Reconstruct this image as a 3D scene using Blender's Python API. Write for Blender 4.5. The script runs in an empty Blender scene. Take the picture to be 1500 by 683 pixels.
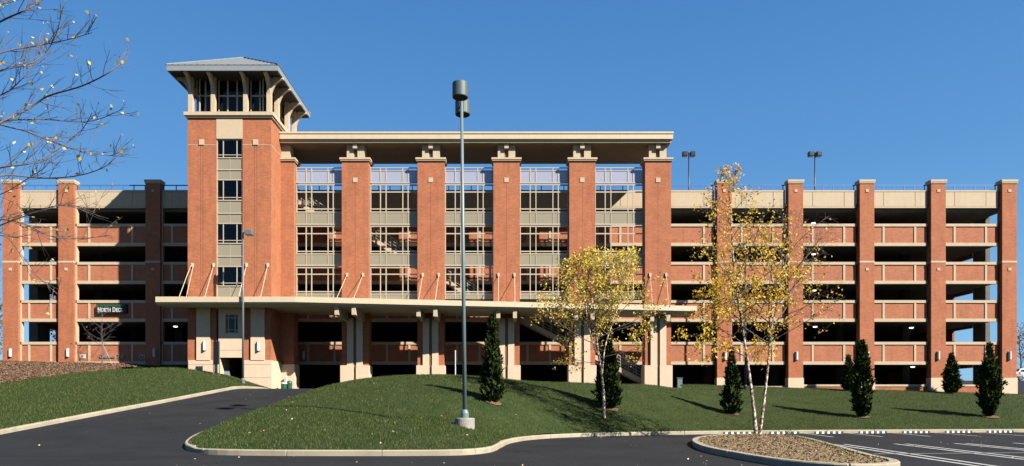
import bpy, bmesh, math, random
import numpy as np
from mathutils import Vector, Matrix
random.seed(7); RNG = np.random.default_rng(7)
SC = bpy.context.scene; COL = SC.collection
R = math.radians
# ------------------------------------------------------------------ camera
F, CX, CY = 1020.0, 738.0, 595.0            # focal length and principal point, in pixels of the 1500 px photograph
cam = bpy.data.cameras.new('camera'); camo = bpy.data.objects.new('camera', cam); COL.objects.link(camo)
camo.location = (0, 0, 0); camo.rotation_euler = (R(90), 0, 0)
cam.sensor_fit = 'HORIZONTAL'; cam.sensor_width = 36; cam.lens = 36 * F / 1500
cam.shift_x = (750 - CX) / 1500; cam.shift_y = (CY - 341.5) / 1500
cam.clip_start = .1; cam.clip_end = 6000
SC.camera = camo
# ------------------------------------------------------------------ light
LIGHT = Vector((-1.36, 1.0, -1.30))          # direction the sunlight travels
SUN = -LIGHT
w = bpy.data.worlds.new('World'); SC.world = w; w.use_nodes = True
nt = w.node_tree; bg = nt.nodes['Background']
sky = nt.nodes.new('ShaderNodeTexSky'); sky.sky_type = 'NISHITA'; sky.sun_disc = False
sky.sun_elevation = math.atan2(SUN.z, math.hypot(SUN.x, SUN.y)); sky.sun_rotation = math.atan2(SUN.x, SUN.y)
sky.air_density = 1.0; sky.dust_density = 0.2; sky.ozone_density = 1.6; sky.altitude = 200
hs = nt.nodes.new('ShaderNodeHueSaturation'); hs.inputs['Saturation'].default_value = 1.15; nt.links.new(sky.outputs[0], hs.inputs['Color'])
cl = nt.nodes.new('ShaderNodeMix'); cl.data_type = 'RGBA'; cl.inputs[0].default_value = .88; cl.inputs[7].default_value = (.55, 1.72, 4.15, 1)   # clear deep blue autumn air
tcw = nt.nodes.new('ShaderNodeTexCoord'); sz = nt.nodes.new('ShaderNodeSeparateXYZ'); crw = nt.nodes.new('ShaderNodeValToRGB')
crw.color_ramp.elements[0].position = .06; crw.color_ramp.elements[0].color = (.128, .305, .500, 1); crw.color_ramp.elements[1].position = .62; crw.color_ramp.elements[1].color = (.028, .118, .330, 1)
e_ = crw.color_ramp.elements.new(.30); e_.color = (.068, .202, .428, 1)
scw = nt.nodes.new('ShaderNodeVectorMath'); scw.operation = 'SCALE'; scw.inputs[3].default_value = 8.0
nt.links.new(tcw.outputs['Generated'], sz.inputs[0]); nt.links.new(sz.outputs[2], crw.inputs[0]); nt.links.new(crw.outputs[0], scw.inputs[0]); nt.links.new(scw.outputs[0], cl.inputs[7])
nt.links.new(hs.outputs[0], cl.inputs[6]); nt.links.new(cl.outputs[2], bg.inputs['Color']); bg.inputs['Strength'].default_value = .0542
sl = bpy.data.lights.new('sun', 'SUN'); sl.energy = 5.0; sl.angle = R(.53); sl.color = (1, .93, .80)
so = bpy.data.objects.new('sun', sl); COL.objects.link(so); so.rotation_euler = LIGHT.to_track_quat('-Z', 'Y').to_euler()
so.location = (60, -40, 80)
SC.view_settings.view_transform = 'Standard'; SC.view_settings.look = 'None'
SC.view_settings.exposure = 1.83; SC.view_settings.gamma = 1; SC.view_settings.use_curve_mapping = False
SC.cycles.max_bounces = 5; SC.cycles.diffuse_bounces = 3; SC.cycles.transparent_max_bounces = 12
SC.render.film_transparent = False

# ------------------------------------------------------------------ helpers
def at(u, v, Y):                              # a photo pixel at distance Y -> world point
    return Vector(((u - CX) / F * Y, Y, (CY - v) / F * Y))
def wx(u, Y): return (u - CX) / F * Y
def wz(v, Y): return (CY - v) / F * Y

def mat(name, col, rough=.8, var=0, vscale=6, bump=0, bscale=60, metal=0, spec=.3, col2=None, island=None, detail=4):
    m = bpy.data.materials.new(name); m.use_nodes = True
    n = m.node_tree; b = n.nodes['Principled BSDF']; L = n.links.new
    b.inputs['Roughness'].default_value = rough; b.inputs['Metallic'].default_value = metal
    b.inputs['Specular IOR Level'].default_value = spec
    b.inputs['Base Color'].default_value = (*col, 1)
    tc = n.nodes.new('ShaderNodeTexCoord')
    if island:                                # one colour per loose piece (leaf, blade, chip)
        g = n.nodes.new('ShaderNodeNewGeometry'); cr = n.nodes.new('ShaderNodeValToRGB')
        while len(cr.color_ramp.elements) < len(island): cr.color_ramp.elements.new(.5)
        for i, (e, c) in enumerate(zip(cr.color_ramp.elements, island)):
            e.position = i / (len(island) - 1); e.color = (*c, 1)
        L(g.outputs['Random Per Island'], cr.inputs[0]); L(cr.outputs[0], b.inputs['Base Color'])
    elif var or col2:
        nz = n.nodes.new('ShaderNodeTexNoise'); nz.inputs['Scale'].default_value = vscale; nz.inputs['Detail'].default_value = detail
        nz.inputs['Roughness'].default_value = .65
        mp = n.nodes.new('ShaderNodeMapRange'); mp.inputs[1].default_value = .3; mp.inputs[2].default_value = .7
        mx = n.nodes.new('ShaderNodeMix'); mx.data_type = 'RGBA'
        c2 = col2 if col2 else tuple(c * (1 - var) for c in col)
        mx.inputs[6].default_value = (*col, 1); mx.inputs[7].default_value = (*c2, 1)
        L(tc.outputs['Object'], nz.inputs['Vector']); L(nz.outputs[0], mp.inputs[0]); L(mp.outputs[0], mx.inputs[0]); L(mx.outputs[2], b.inputs['Base Color'])
    if bump:
        nb = n.nodes.new('ShaderNodeTexNoise'); nb.inputs['Scale'].default_value = bscale; nb.inputs['Detail'].default_value = 3
        bp = n.nodes.new('ShaderNodeBump'); bp.inputs['Strength'].default_value = bump; bp.inputs['Distance'].default_value = .02
        L(tc.outputs['Object'], nb.inputs['Vector']); L(nb.outputs[0], bp.inputs['Height']); L(bp.outputs[0], b.inputs['Normal'])
    return m

def brick_mat(name, c1, c2, mortar):
    m = bpy.data.materials.new(name); m.use_nodes = True
    n = m.node_tree; b = n.nodes['Principled BSDF']; L = n.links.new
    b.inputs['Roughness'].default_value = .85; b.inputs['Specular IOR Level'].default_value = .2
    tc = n.nodes.new('ShaderNodeTexCoord'); sp = n.nodes.new('ShaderNodeSeparateXYZ'); L(tc.outputs['Object'], sp.inputs[0])
    ad = n.nodes.new('ShaderNodeMath'); ad.operation = 'ADD'; L(sp.outputs[0], ad.inputs[0]); L(sp.outputs[1], ad.inputs[1])
    cb = n.nodes.new('ShaderNodeCombineXYZ'); L(ad.outputs[0], cb.inputs[0]); L(sp.outputs[2], cb.inputs[1])
    br = n.nodes.new('ShaderNodeTexBrick'); br.inputs['Scale'].default_value = 1
    br.inputs['Brick Width'].default_value = .205; br.inputs['Row Height'].default_value = .0677; br.inputs['Mortar Size'].default_value = .0055
    br.inputs['Mortar Smooth'].default_value = .2; br.inputs['Bias'].default_value = -.1
    br.inputs['Color1'].default_value = (*c1, 1); br.inputs['Color2'].default_value = (*c2, 1); br.inputs['Mortar'].default_value = (*mortar, 1)
    L(cb.outputs[0], br.inputs['Vector'])
    nz = n.nodes.new('ShaderNodeTexNoise'); nz.inputs['Scale'].default_value = .9; nz.inputs['Detail'].default_value = 6; nz.inputs['Roughness'].default_value = .7
    L(tc.outputs['Object'], nz.inputs['Vector'])
    mr = n.nodes.new('ShaderNodeMapRange'); mr.inputs[1].default_value = .3; mr.inputs[2].default_value = .7; mr.inputs[3].default_value = .86; mr.inputs[4].default_value = 1.12
    L(nz.outputs[0], mr.inputs[0])
    mu = n.nodes.new('ShaderNodeMix'); mu.data_type = 'RGBA'; mu.blend_type = 'MULTIPLY'; mu.inputs[0].default_value = 1
    L(br.outputs['Color'], mu.inputs[6]); L(mr.outputs[0], mu.inputs[7]); L(mu.outputs[2], b.inputs['Base Color'])
    bp = n.nodes.new('ShaderNodeBump'); bp.inputs['Strength'].default_value = .35; bp.inputs['Distance'].default_value = .006; bp.invert = True
    L(br.outputs['Fac'], bp.inputs['Height']); L(bp.outputs[0], b.inputs['Normal'])
    return m

def streaks(m, amt=.14):
    n = m.node_tree; L = n.links.new; b = n.nodes['Principled BSDF']; src = b.inputs['Base Color'].links[0].from_socket
    tc = n.nodes.new('ShaderNodeTexCoord'); mp = n.nodes.new('ShaderNodeMapping'); mp.inputs['Scale'].default_value = (2.2, 2.2, .22); L(tc.outputs['Object'], mp.inputs[0])
    nz = n.nodes.new('ShaderNodeTexNoise'); nz.inputs['Scale'].default_value = 1.6; nz.inputs['Detail'].default_value = 6; nz.inputs['Roughness'].default_value = .7; L(mp.outputs[0], nz.inputs['Vector'])
    mr = n.nodes.new('ShaderNodeMapRange'); mr.inputs[1].default_value = .48; mr.inputs[2].default_value = .72; mr.inputs[3].default_value = 1; mr.inputs[4].default_value = 1 - amt; L(nz.outputs[0], mr.inputs[0])
    mu = n.nodes.new('ShaderNodeMix'); mu.data_type = 'RGBA'; mu.blend_type = 'MULTIPLY'; mu.inputs[0].default_value = 1; L(src, mu.inputs[6]); L(mr.outputs[0], mu.inputs[7]); L(mu.outputs[2], b.inputs['Base Color'])
def glass_mat(name, tint, trans, rough=.02):
    m = bpy.data.materials.new(name); m.use_nodes = True; n = m.node_tree; L = n.links.new
    for x in list(n.nodes): n.nodes.remove(x)
    out = n.nodes.new('ShaderNodeOutputMaterial'); tr = n.nodes.new('ShaderNodeBsdfTransparent'); gl = n.nodes.new('ShaderNodeBsdfGlossy')
    tr.inputs[0].default_value = (*tint, 1); gl.inputs['Roughness'].default_value = rough
    mx = n.nodes.new('ShaderNodeMixShader'); mx.inputs[0].default_value = 1 - trans
    L(tr.outputs[0], mx.inputs[1]); L(gl.outputs[0], mx.inputs[2]); L(mx.outputs[0], out.inputs[0])
    return m

def frosted_mat(name, col, trans):
    m = bpy.data.materials.new(name); m.use_nodes = True; n = m.node_tree; L = n.links.new
    b = n.nodes['Principled BSDF']; b.inputs['Base Color'].default_value = (*col, 1); b.inputs['Roughness'].default_value = .35
    out = n.nodes['Material Output']; tr = n.nodes.new('ShaderNodeBsdfTransparent'); mx = n.nodes.new('ShaderNodeMixShader')
    tr.inputs[0].default_value = (.9, .92, 1, 1); mx.inputs[0].default_value = trans
    L(b.outputs[0], mx.inputs[1]); L(tr.outputs[0], mx.inputs[2]); L(mx.outputs[0], out.inputs[0])
    return m

M = {}
K = .44                                        # the clear low sun is exposed for the sunlit brick, so base colours sit a little under the textbook values
_mat, _brick, _frost = mat, brick_mat, frosted_mat
def kk(c): return tuple(v * K for v in c)
def mat(name, col, rough=.8, *a, col2=None, island=None, **k):    # leaves keep their full colour
    return _mat(name, kk(col), rough, *a, col2=kk(col2) if col2 else None, island=[tuple(v * (.64 if 'leaf' in name and 'con' not in name else K) for v in c) for c in island] if island else None, **k)
def brick_mat(n, a, b, c): return _brick(n, kk(a), kk(b), kk(c))
def frosted_mat(n, c, t): return _frost(n, kk(c), t)
M['brick'] = brick_mat('brick', (.57, .192, .090), (.44, .138, .066), (.50, .27, .17))
M['brick_panel'] = brick_mat('brick_panel', (.58, .200, .100), (.45, .150, .078), (.52, .30, .20))
M['stone'] = mat('precast_stone', (.70, .56, .40), .85, .10, 3, .1, 40, detail=6)
M['pale_stone'] = mat('pale_precast_stone', (.90, .68, .50), .85, .09, 2.5, .1, 40, detail=6)
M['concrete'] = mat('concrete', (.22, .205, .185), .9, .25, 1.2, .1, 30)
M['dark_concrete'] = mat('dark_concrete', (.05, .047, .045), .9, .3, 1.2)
M['joint'] = mat('joint', (.26, .10, .06), .9)
M['stone_joint'] = mat('stone_joint', (.36, .28, .19), .9)
M['roof_metal'] = mat('standing_seam_metal', (.24, .265, .29), .65, .1, 2, metal=.0, spec=.25)
M['fascia_metal'] = mat('fascia_metal', (.30, .34, .38), .6, .08, 2, metal=.0)
M['soffit'] = mat('soffit', (.045, .043, .046), .8, .15, 2)
M['frame'] = mat('painted_frame', (.62, .54, .42), .5, .05, 3)
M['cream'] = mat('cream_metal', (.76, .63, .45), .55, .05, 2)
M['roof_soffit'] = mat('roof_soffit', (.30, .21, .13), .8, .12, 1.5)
M['rail_blue'] = mat('blue_painted_steel', (.07, .22, .60), .5, .1, 4)
M['lamp_head'] = mat('dark_green_enamel', (.10, .145, .155), .5, .1, 3)
M['lamp_green'] = mat('grey_green_enamel', (.17, .235, .25), .5, .1, 3, spec=.5)
M['lamp_dark'] = mat('dark_enamel', (.02, .035, .06), .4, .1, 3)
M['lamp_grey'] = mat('grey_enamel', (.17, .20, .22), .4, .1, 3)
M['white'] = mat('white_enamel', (.75, .76, .78), .45, .05, 4)
M['glass'] = glass_mat('window_glass', (.45, .47, .48), .975)
M['panel'] = frosted_mat('frosted_grey_panel', (.44, .39, .285), .14)
M['top_panel'] = frosted_mat('frosted_pale_panel', (.56, .58, .74), .30)
M['asphalt'] = mat('asphalt', (.017, .0185, .0225), .9, 0, .45, .35, 90, spec=.12, col2=(.031, .033, .0375), detail=9)
M['drive_asphalt'] = mat('drive_asphalt', (.029, .0295, .033), .9, 0, .8, .35, 90, spec=.12, col2=(.040, .0405, .044), detail=9)
M['kerb'] = mat('kerb_concrete', (.52, .46, .35), .9, 0, 1.1, .15, 60, col2=(.36, .315, .24), detail=8)
M['ground'] = mat('far_ground', (.09, .10, .05), .95, .3, .05)
M['lawn'] = mat('lawn_soil', (.026, .050, .013), .95, 0, .55, .4, 30, spec=.1, col2=(.052, .070, .022), detail=8)
M['blade'] = mat('grass_blade', (.06, .1, .02), .6, spec=.15, island=[(.030, .068, .014), (.048, .100, .018), (.078, .134, .024), (.135, .170, .042), (.33, .33, .17)])
M['mulch'] = mat('mulch', (.20, .115, .065), .95, 0, 1.2, .5, 40, col2=(.11, .065, .042), detail=8)
M['chip'] = mat('mulch_chip', (.2, .12, .07), .9, island=[(.09, .045, .025), (.17, .09, .05), (.24, .135, .08), (.36, .25, .17)])
M['straw'] = mat('straw_mulch', (.26, .18, .095), .95, 0, 3, .5, 40, col2=(.22, .15, .08), detail=8)
M['straw_chip'] = mat('straw_chip', (.4, .26, .13), .9, island=[(.18, .12, .06), (.28, .19, .10), (.33, .23, .12), (.44, .33, .19), (.27, .16, .07)])
M['line'] = mat('road_paint', (.62, .62, .60), .8, 0, 4, 0, 40, col2=(.42, .42, .42), detail=8)
M['black'] = mat('black_rubber', (.012, .012, .014), .7)
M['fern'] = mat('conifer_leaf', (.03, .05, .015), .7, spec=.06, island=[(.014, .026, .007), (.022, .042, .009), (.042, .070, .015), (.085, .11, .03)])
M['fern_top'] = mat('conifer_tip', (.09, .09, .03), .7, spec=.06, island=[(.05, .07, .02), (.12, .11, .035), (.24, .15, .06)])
M['bark'] = mat('brown_bark', (.09, .065, .05), .9, .4, 14)
M['twig'] = mat('grey_twig', (.17, .14, .155), .85, .3, 12)
M['leaf_gold'] = mat('gold_leaf', (.5, .33, .06), .6, island=[(.42, .24, .03), (.72, .42, .04), (.92, .58, .07), (.90, .66, .16), (.46, .46, .09), (.86, .40, .03)])
M['leaf_mix'] = mat('gold_green_leaf', (.5, .36, .08), .6, island=[(.42, .30, .04), (.74, .50, .06), (.90, .62, .10), (.46, .50, .12), (.84, .74, .24), (.74, .36, .04)])
M['leaf_brown'] = mat('russet_leaf', (.25, .11, .04), .7, island=[(.16, .07, .03), (.30, .13, .05), (.33, .20, .08), (.18, .12, .06)])
M['leaf_green'] = mat('green_leaf', (.06, .10, .03), .7, island=[(.04, .07, .02), (.07, .11, .03), (.10, .13, .04)])
M['leaf_litter'] = mat('dry_leaf', (.4, .3, .18), .8, island=[(.28, .18, .09), (.50, .38, .24), (.60, .52, .42)])
M['sign_dark'] = mat('sign_panel', (.008, .012, .012), .5)
M['sign_green'] = mat('sign_strip', (.02, .10, .05), .5)
M['sign_blue'] = mat('sign_blue', (.015, .06, .22), .5)
M['red'] = mat('red_paint', (.62, .02, .025), .4)
M['bin_green'] = mat('green_plastic', (.02, .11, .065), .45)
M['bin_grey'] = mat('grey_plastic', (.30, .33, .38), .5)
M['silver'] = mat('brushed_letters', (.50, .52, .56), .35, metal=.5)
M['car_glass'] = mat('car_glass', (.01, .012, .015), .05, spec=.8)
M['rim'] = mat('rim_alloy', (.5, .5, .52), .3, metal=.8)
def leafy(k):
    m = M[k]; n = m.node_tree; L = n.links.new; b = n.nodes['Principled BSDF']; b.inputs['Specular IOR Level'].default_value = .1
    tr = n.nodes.new('ShaderNodeBsdfTranslucent'); mx = n.nodes.new('ShaderNodeMixShader'); mx.inputs[0].default_value = .42
    L(b.inputs['Base Color'].links[0].from_socket, tr.inputs[0]); L(b.outputs[0], mx.inputs[1]); L(tr.outputs[0], mx.inputs[2]); L(mx.outputs[0], n.nodes['Material Output'].inputs[0])
for k_ in ('leaf_gold', 'leaf_mix', 'leaf_brown', 'leaf_green', 'blade'): leafy(k_)
def birch_bark():
    m = mat('birch_bark', (.62, .55, .50), .8)
    n = m.node_tree; L = n.links.new; b = n.nodes['Principled BSDF']; tc = n.nodes.new('ShaderNodeTexCoord')
    mp = n.nodes.new('ShaderNodeMapping'); mp.inputs['Scale'].default_value = (5, 5, 2.6); L(tc.outputs['Object'], mp.inputs[0])
    nz = n.nodes.new('ShaderNodeTexNoise'); nz.inputs['Scale'].default_value = 2.2; nz.inputs['Detail'].default_value = 4; nz.inputs['Roughness'].default_value = .7
    cr = n.nodes.new('ShaderNodeValToRGB'); e = cr.color_ramp.elements
    e[0].position = .48; e[0].color = (.05, .03, .022, 1); e[1].position = .58; e[1].color = (.43, .36, .30, 1)
    L(mp.outputs[0], nz.inputs['Vector']); L(nz.outputs[0], cr.inputs[0]); L(cr.outputs[0], b.inputs['Base Color'])
    return m
M['birch'] = birch_bark()
def lamp_mat():
    m = bpy.data.materials.new('lit_diffuser'); m.use_nodes = True; b = m.node_tree.nodes['Principled BSDF']
    b.inputs['Base Color'].default_value = (.8, .85, .8, 1); b.inputs['Emission Color'].default_value = (.85, 1, .85, 1); b.inputs['Emission Strength'].default_value = .8
    return m
M['lit'] = lamp_mat()

for k_, a_ in (('brick', .18), ('brick_panel', .14), ('stone', .12), ('pale_stone', .10), ('cream', .09)): streaks(M[k_], a_)
class MB:
    def __init__(s): s.v = []; s.f = []
    def add(s, vs, fs):
        o = len(s.v); s.v += [tuple(p) for p in vs]; s.f += [tuple(i + o for i in f) for f in fs]; return s
    def box(s, x0, x1, y0, y1, z0, z1):
        if x0 > x1: x0, x1 = x1, x0
        if y0 > y1: y0, y1 = y1, y0
        if z0 > z1: z0, z1 = z1, z0
        return s.add([(x0,y0,z0),(x1,y0,z0),(x1,y1,z0),(x0,y1,z0),(x0,y0,z1),(x1,y0,z1),(x1,y1,z1),(x0,y1,z1)],
                     [(0,3,2,1),(4,5,6,7),(0,1,5,4),(1,2,6,5),(2,3,7,6),(3,0,4,7)])
    def bar(s, p, q, a, b=None, up=(0, 0, 1)):
        p = Vector(p); q = Vector(q); b = b or a; d = (q - p).normalized(); u = Vector(up)
        if abs(d.dot(u)) > .98: u = Vector((0, 1, 0))
        r = d.cross(u).normalized() * a / 2; t = r.cross(d).normalized() * b / 2
        vs = [p - r - t, p + r - t, p + r + t, p - r + t, q - r - t, q + r - t, q + r + t, q - r + t]
        return s.add(vs, [(0,1,2,3),(7,6,5,4),(0,4,5,1),(1,5,6,2),(2,6,7,3),(3,7,4,0)])
    def tube(s, pts, rad, n=8, cap=True):
        pts = [Vector(p) for p in pts]; k = len(pts); o = len(s.v)
        for i, p in enumerate(pts):
            d = (pts[min(i + 1, k - 1)] - pts[max(i - 1, 0)])
            d = d.normalized() if d.length > 1e-9 else Vector((0, 0, 1))
            u = Vector((0, 0, 1)) if abs(d.z) < .9 else Vector((1, 0, 0))
            a = d.cross(u).normalized(); b = d.cross(a); r = rad[i] if hasattr(rad, '__len__') else rad
            for j in range(n):
                t = 2 * math.pi * j / n; s.v.append(tuple(p + a * (r * math.cos(t)) + b * (r * math.sin(t))))
        for i in range(k - 1):
            for j in range(n):
                s.f.append((o + i*n + j, o + i*n + (j+1) % n, o + (i+1)*n + (j+1) % n, o + (i+1)*n + j))
        if cap: s.f.append(tuple(o + j for j in reversed(range(n)))); s.f.append(tuple(o + (k-1)*n + j for j in range(n)))
        return s
    def lathe(s, c, prof, n=20):
        return s.tube([(c[0], c[1], c[2] + z) for r, z in prof], [max(r, .001) for r, z in prof], n) if False else s._lathe(c, prof, n)
    def _lathe(s, c, prof, n):
        o = len(s.v)
        for r, z in prof:
            for j in range(n):
                t = 2 * math.pi * j / n; s.v.append((c[0] + r * math.cos(t), c[1] + r * math.sin(t), c[2] + z))
        for i in range(len(prof) - 1):
            for j in range(n): s.f.append((o+i*n+j, o+i*n+(j+1) % n, o+(i+1)*n+(j+1) % n, o+(i+1)*n+j))
        s.f.append(tuple(o + j for j in reversed(range(n)))); s.f.append(tuple(o + (len(prof)-1)*n + j for j in range(n)))
        return s
    def prism(s, poly, axis, a, b):           # closed 2-D polygon pushed along x, y or z
        def P(u, v, t): return {'x': (t, u, v), 'y': (u, t, v), 'z': (u, v, t)}[axis]
        n = len(poly); vs = [P(u, v, a) for u, v in poly] + [P(u, v, b) for u, v in poly]
        return s.add(vs, [tuple(range(n)), tuple(range(2*n-1, n-1, -1))] + [(i, i+n, (i+1) % n + n, (i+1) % n) for i in range(n)])
    def build(s, name, m, parent=None, origin=None, smooth=False, bevel=0, fix=True):
        me = bpy.data.meshes.new(name)
        og = Vector(parent['_o']) if parent is not None else Vector(origin or (0, 0, 0))
        me.from_pydata([(x - og.x, y - og.y, z - og.z) for x, y, z in s.v], [], s.f)
        if fix:
            bm = bmesh.new(); bm.from_mesh(me); bmesh.ops.recalc_face_normals(bm, faces=bm.faces); bm.to_mesh(me); bm.free()
        me.materials.append(m)
        if smooth: me.polygons.foreach_set('use_smooth', [True] * len(me.polygons))
        o = bpy.data.objects.new(name, me); COL.objects.link(o); OG[o.name] = tuple(og)
        if parent is not None: o.parent = parent.o
        else: o.location = og
        if bevel:
            bv = o.modifiers.new('bevel', 'BEVEL'); bv.width = bevel; bv.segments = 2; bv.limit_method = 'ANGLE'
        return Ref(o, og)
OG = {}
class Ref:
    def __init__(s, o, og): s.o = o; s.og = og
    def __getitem__(s, k): return s.og
def thing(name, label, cat, loc, group=None, kind=None):
    o = bpy.data.objects.new(name, None); COL.objects.link(o); o.location = loc; o.empty_display_size = .3
    tag(o, label, cat, group, kind); return Ref(o, Vector(loc))
def tag(o, label=None, cat=None, group=None, kind=None):
    if isinstance(o, Ref): o = o.o
    for k, v in (('label', label), ('category', cat), ('group', group), ('kind', kind)):
        if v: o[k] = v
def kids(o): return [c for c in bpy.data.objects if c.parent is o]
def copy_tree(o, loc=None, rotz=None, scale=None, label=None):
    o = o.o if isinstance(o, Ref) else o
    def rec(x, p):
        c = x.copy(); COL.objects.link(c)
        if p is not None: c.parent = p
        for k in kids(x): rec(k, c)
        return c
    c = rec(o, None)
    if loc is not None: c.location = loc
    if rotz is not None: c.rotation_euler = (0, 0, rotz)
    if scale is not None: c.scale = scale if hasattr(scale, '__len__') else (scale,) * 3
    if label: c['label'] = label
    return c
def np_mesh(name, V, Fc, k, m, parent=None, origin=(0, 0, 0)):          # fast mesh of many k-gons
    me = bpy.data.meshes.new(name); og = np.array(parent['_o'] if parent else origin, float)
    V = (np.asarray(V, float).reshape(-1, 3) - og).astype(np.float32); Fc = np.asarray(Fc, np.int32).reshape(-1)
    n = len(Fc) // k
    me.vertices.add(len(V)); me.vertices.foreach_set('co', V.ravel()); me.loops.add(len(Fc)); me.loops.foreach_set('vertex_index', Fc)
    me.polygons.add(n); me.polygons.foreach_set('loop_start', np.arange(n, dtype=np.int32) * k)
    me.update(calc_edges=True); me.validate(); me.materials.append(m)
    o = bpy.data.objects.new(name, me); COL.objects.link(o)
    if parent: o.parent = parent.o
    else: o.location = origin
    return Ref(o, Vector(og))

# ------------------------------------------------------------------ ground heights
def ramp(Y):                                   # the drive's own profile
    return float(np.interp(Y, [-50, 22.8, 25.0, 27, 48, 49.5, 51, 56, 200], [-1.6, -1.6, -1.5, -1.275, 1.15, 1.24, 1.22, .98, .95]))
def pave(X, Y):
    return ramp(Y) if X < -10.4 else -1.6
KH = .19
KERB_R = [(-12.4, 51.5), (-12.4, 47), (-12.4, 42), (-12.4, 37.3), (-12.25, 31), (-11.8, 26.6), (-11.0, 24.4), (-9.6, 23.0), (-7.5, 22.5), (-5, 22.4), (-2.2, 22.5),
          (-1.1, 23.0), (-.5, 24.4), (-.2, 27), (.2, 30), (1.2, 33), (3.2, 35.6), (7, 37.9), (12.6, 40), (16, 40.6), (22, 41.5), (33, 43), (44, 44.6), (62, 47)]
BACK_R = [(-12.3, 53.55), (-11.9, 53.6), (-11, 53.6), (-10, 53.6), (-8.6, 53.6), (-7.2, 53.6), (-6.4, 53.6), (-5.6, 53.6), (-4.6, 53.6), (-3.2, 53.6), (-1.8, 53.6),
          (-1, 53.6), (-.2, 53.6), (.8, 53.6), (2.5, 53.6), (4, 53.6), (6, 53.6), (9, 53.6), (13.5, 53.8), (15.6, 59.75), (22, 59.8), (33, 59.8), (44.4, 59.8), (62, 61)]
KERB_L = [(-40, 8), (-27, 12), (-22.5, 17), (-20.9, 22), (-20.35, 28), (-19.95, 33), (-19.5, 38), (-19.1, 43), (-18.75, 47.5), (-18.5, 49.6), (-17.95, 51.6), (-17.75, 53.3)]
def tps(pts, lam=.02):
    P = np.array(pts, float); n = len(P); xy = P[:, :2] / 20
    d = np.linalg.norm(xy[:, None] - xy[None], axis=2); K = np.where(d > 0, d * d * np.log(d + 1e-12), 0) + lam * np.eye(n) * .05
    A = np.zeros((n + 3, n + 3)); A[:n, :n] = K; A[:n, n] = 1; A[:n, n+1:] = xy; A[n, :n] = 1; A[n+1:, :n] = xy.T
    c = np.linalg.solve(A, np.concatenate([P[:, 2], [0, 0, 0]]))
    def f(X, Y):
        X = np.asarray(X, float) / 20; Y = np.asarray(Y, float) / 20
        out = c[n] + c[n+1] * X + c[n+2] * Y
        for i in range(n):
            r = np.hypot(X - xy[i, 0], Y - xy[i, 1]); out = out + c[i] * r * r * np.log(r + 1e-12)
        return out
    return f
HR = tps([(x, y, pave(x, y) + KH) for x, y in KERB_R] +
         [(-11.7, 50, 1.62), (-9.9, 50, 1.93), (-6.9, 50, 2.06), (-3.9, 50, 2.06), (-1, 50, 1.93), (1.1, 50, 1.74), (5.5, 50, 1.67), (11.2, 53, 1.62), (18.3, 58, 1.6), (30.8, 59, 1.33), (43, 59.5, 1.05), (62, 61, .9),
          (-1.6, 28, -.76), (-.7, 36, .26), (5.8, 40, -.68), (-11, 53.6, 1.35), (-6, 53.6, 1.55), (0, 53.6, 1.5), (6, 53.6, 1.5), (12, 53.7, 1.55), (-8.6, 38, .75), (-5, 30, -.55), (15.2, 46.2, -.58), (24, 46.5, -.75), (32, 46, -.75)])
HL = tps([(x, y, pave(x, y) + KH) for x, y in KERB_L] +
         [(-24.2, 53.2, 2.83), (-21, 53.2, 2.3), (-40, 59.8, 3.75), (-33, 59.8, 3.6), (-28, 59.5, 3.4), (-24.3, 59, 3.2), (-24.6, 34, -.15), (-32.6, 45, 1.42), (-30, 56, 3.0), (-42, 58, 3.6),
          (-75, 0, -1.3), (-75, 30, .6), (-75, 60, 4.3), (-50, 20, -1), (-50, 45, 2), (-22, 44, 1.4), (-25, 47, 2.0)])
def spline(pts, n):
    P = np.array(pts, float); k = len(P); t = np.linspace(0, k - 1, n); i = np.clip(t.astype(int), 0, k - 2); u = (t - i)[:, None]
    p0 = P[np.clip(i - 1, 0, k - 1)]; p1 = P[i]; p2 = P[i + 1]; p3 = P[np.clip(i + 2, 0, k - 1)]
    return .5 * (2*p1 + (p2-p0)*u + (2*p0-5*p1+4*p2-p3)*u*u + (-p0+3*p1-3*p2+p3)*u**3)
def strip(name, A, B, H, m, rows=60):
    t = np.linspace(0, 1, rows)[:, None, None]; G = A[None] * (1 - t) + B[None] * t
    Z = H(G[..., 0], G[..., 1]); V = np.dstack([G, Z[..., None]]).reshape(-1, 3); n = len(A)
    i, j = np.meshgrid(np.arange(rows - 1), np.arange(n - 1), indexing='ij'); a = i * n + j
    return np_mesh(name, V, np.stack([a, a + 1, a + n + 1, a + n], -1), 4, m)
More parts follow.
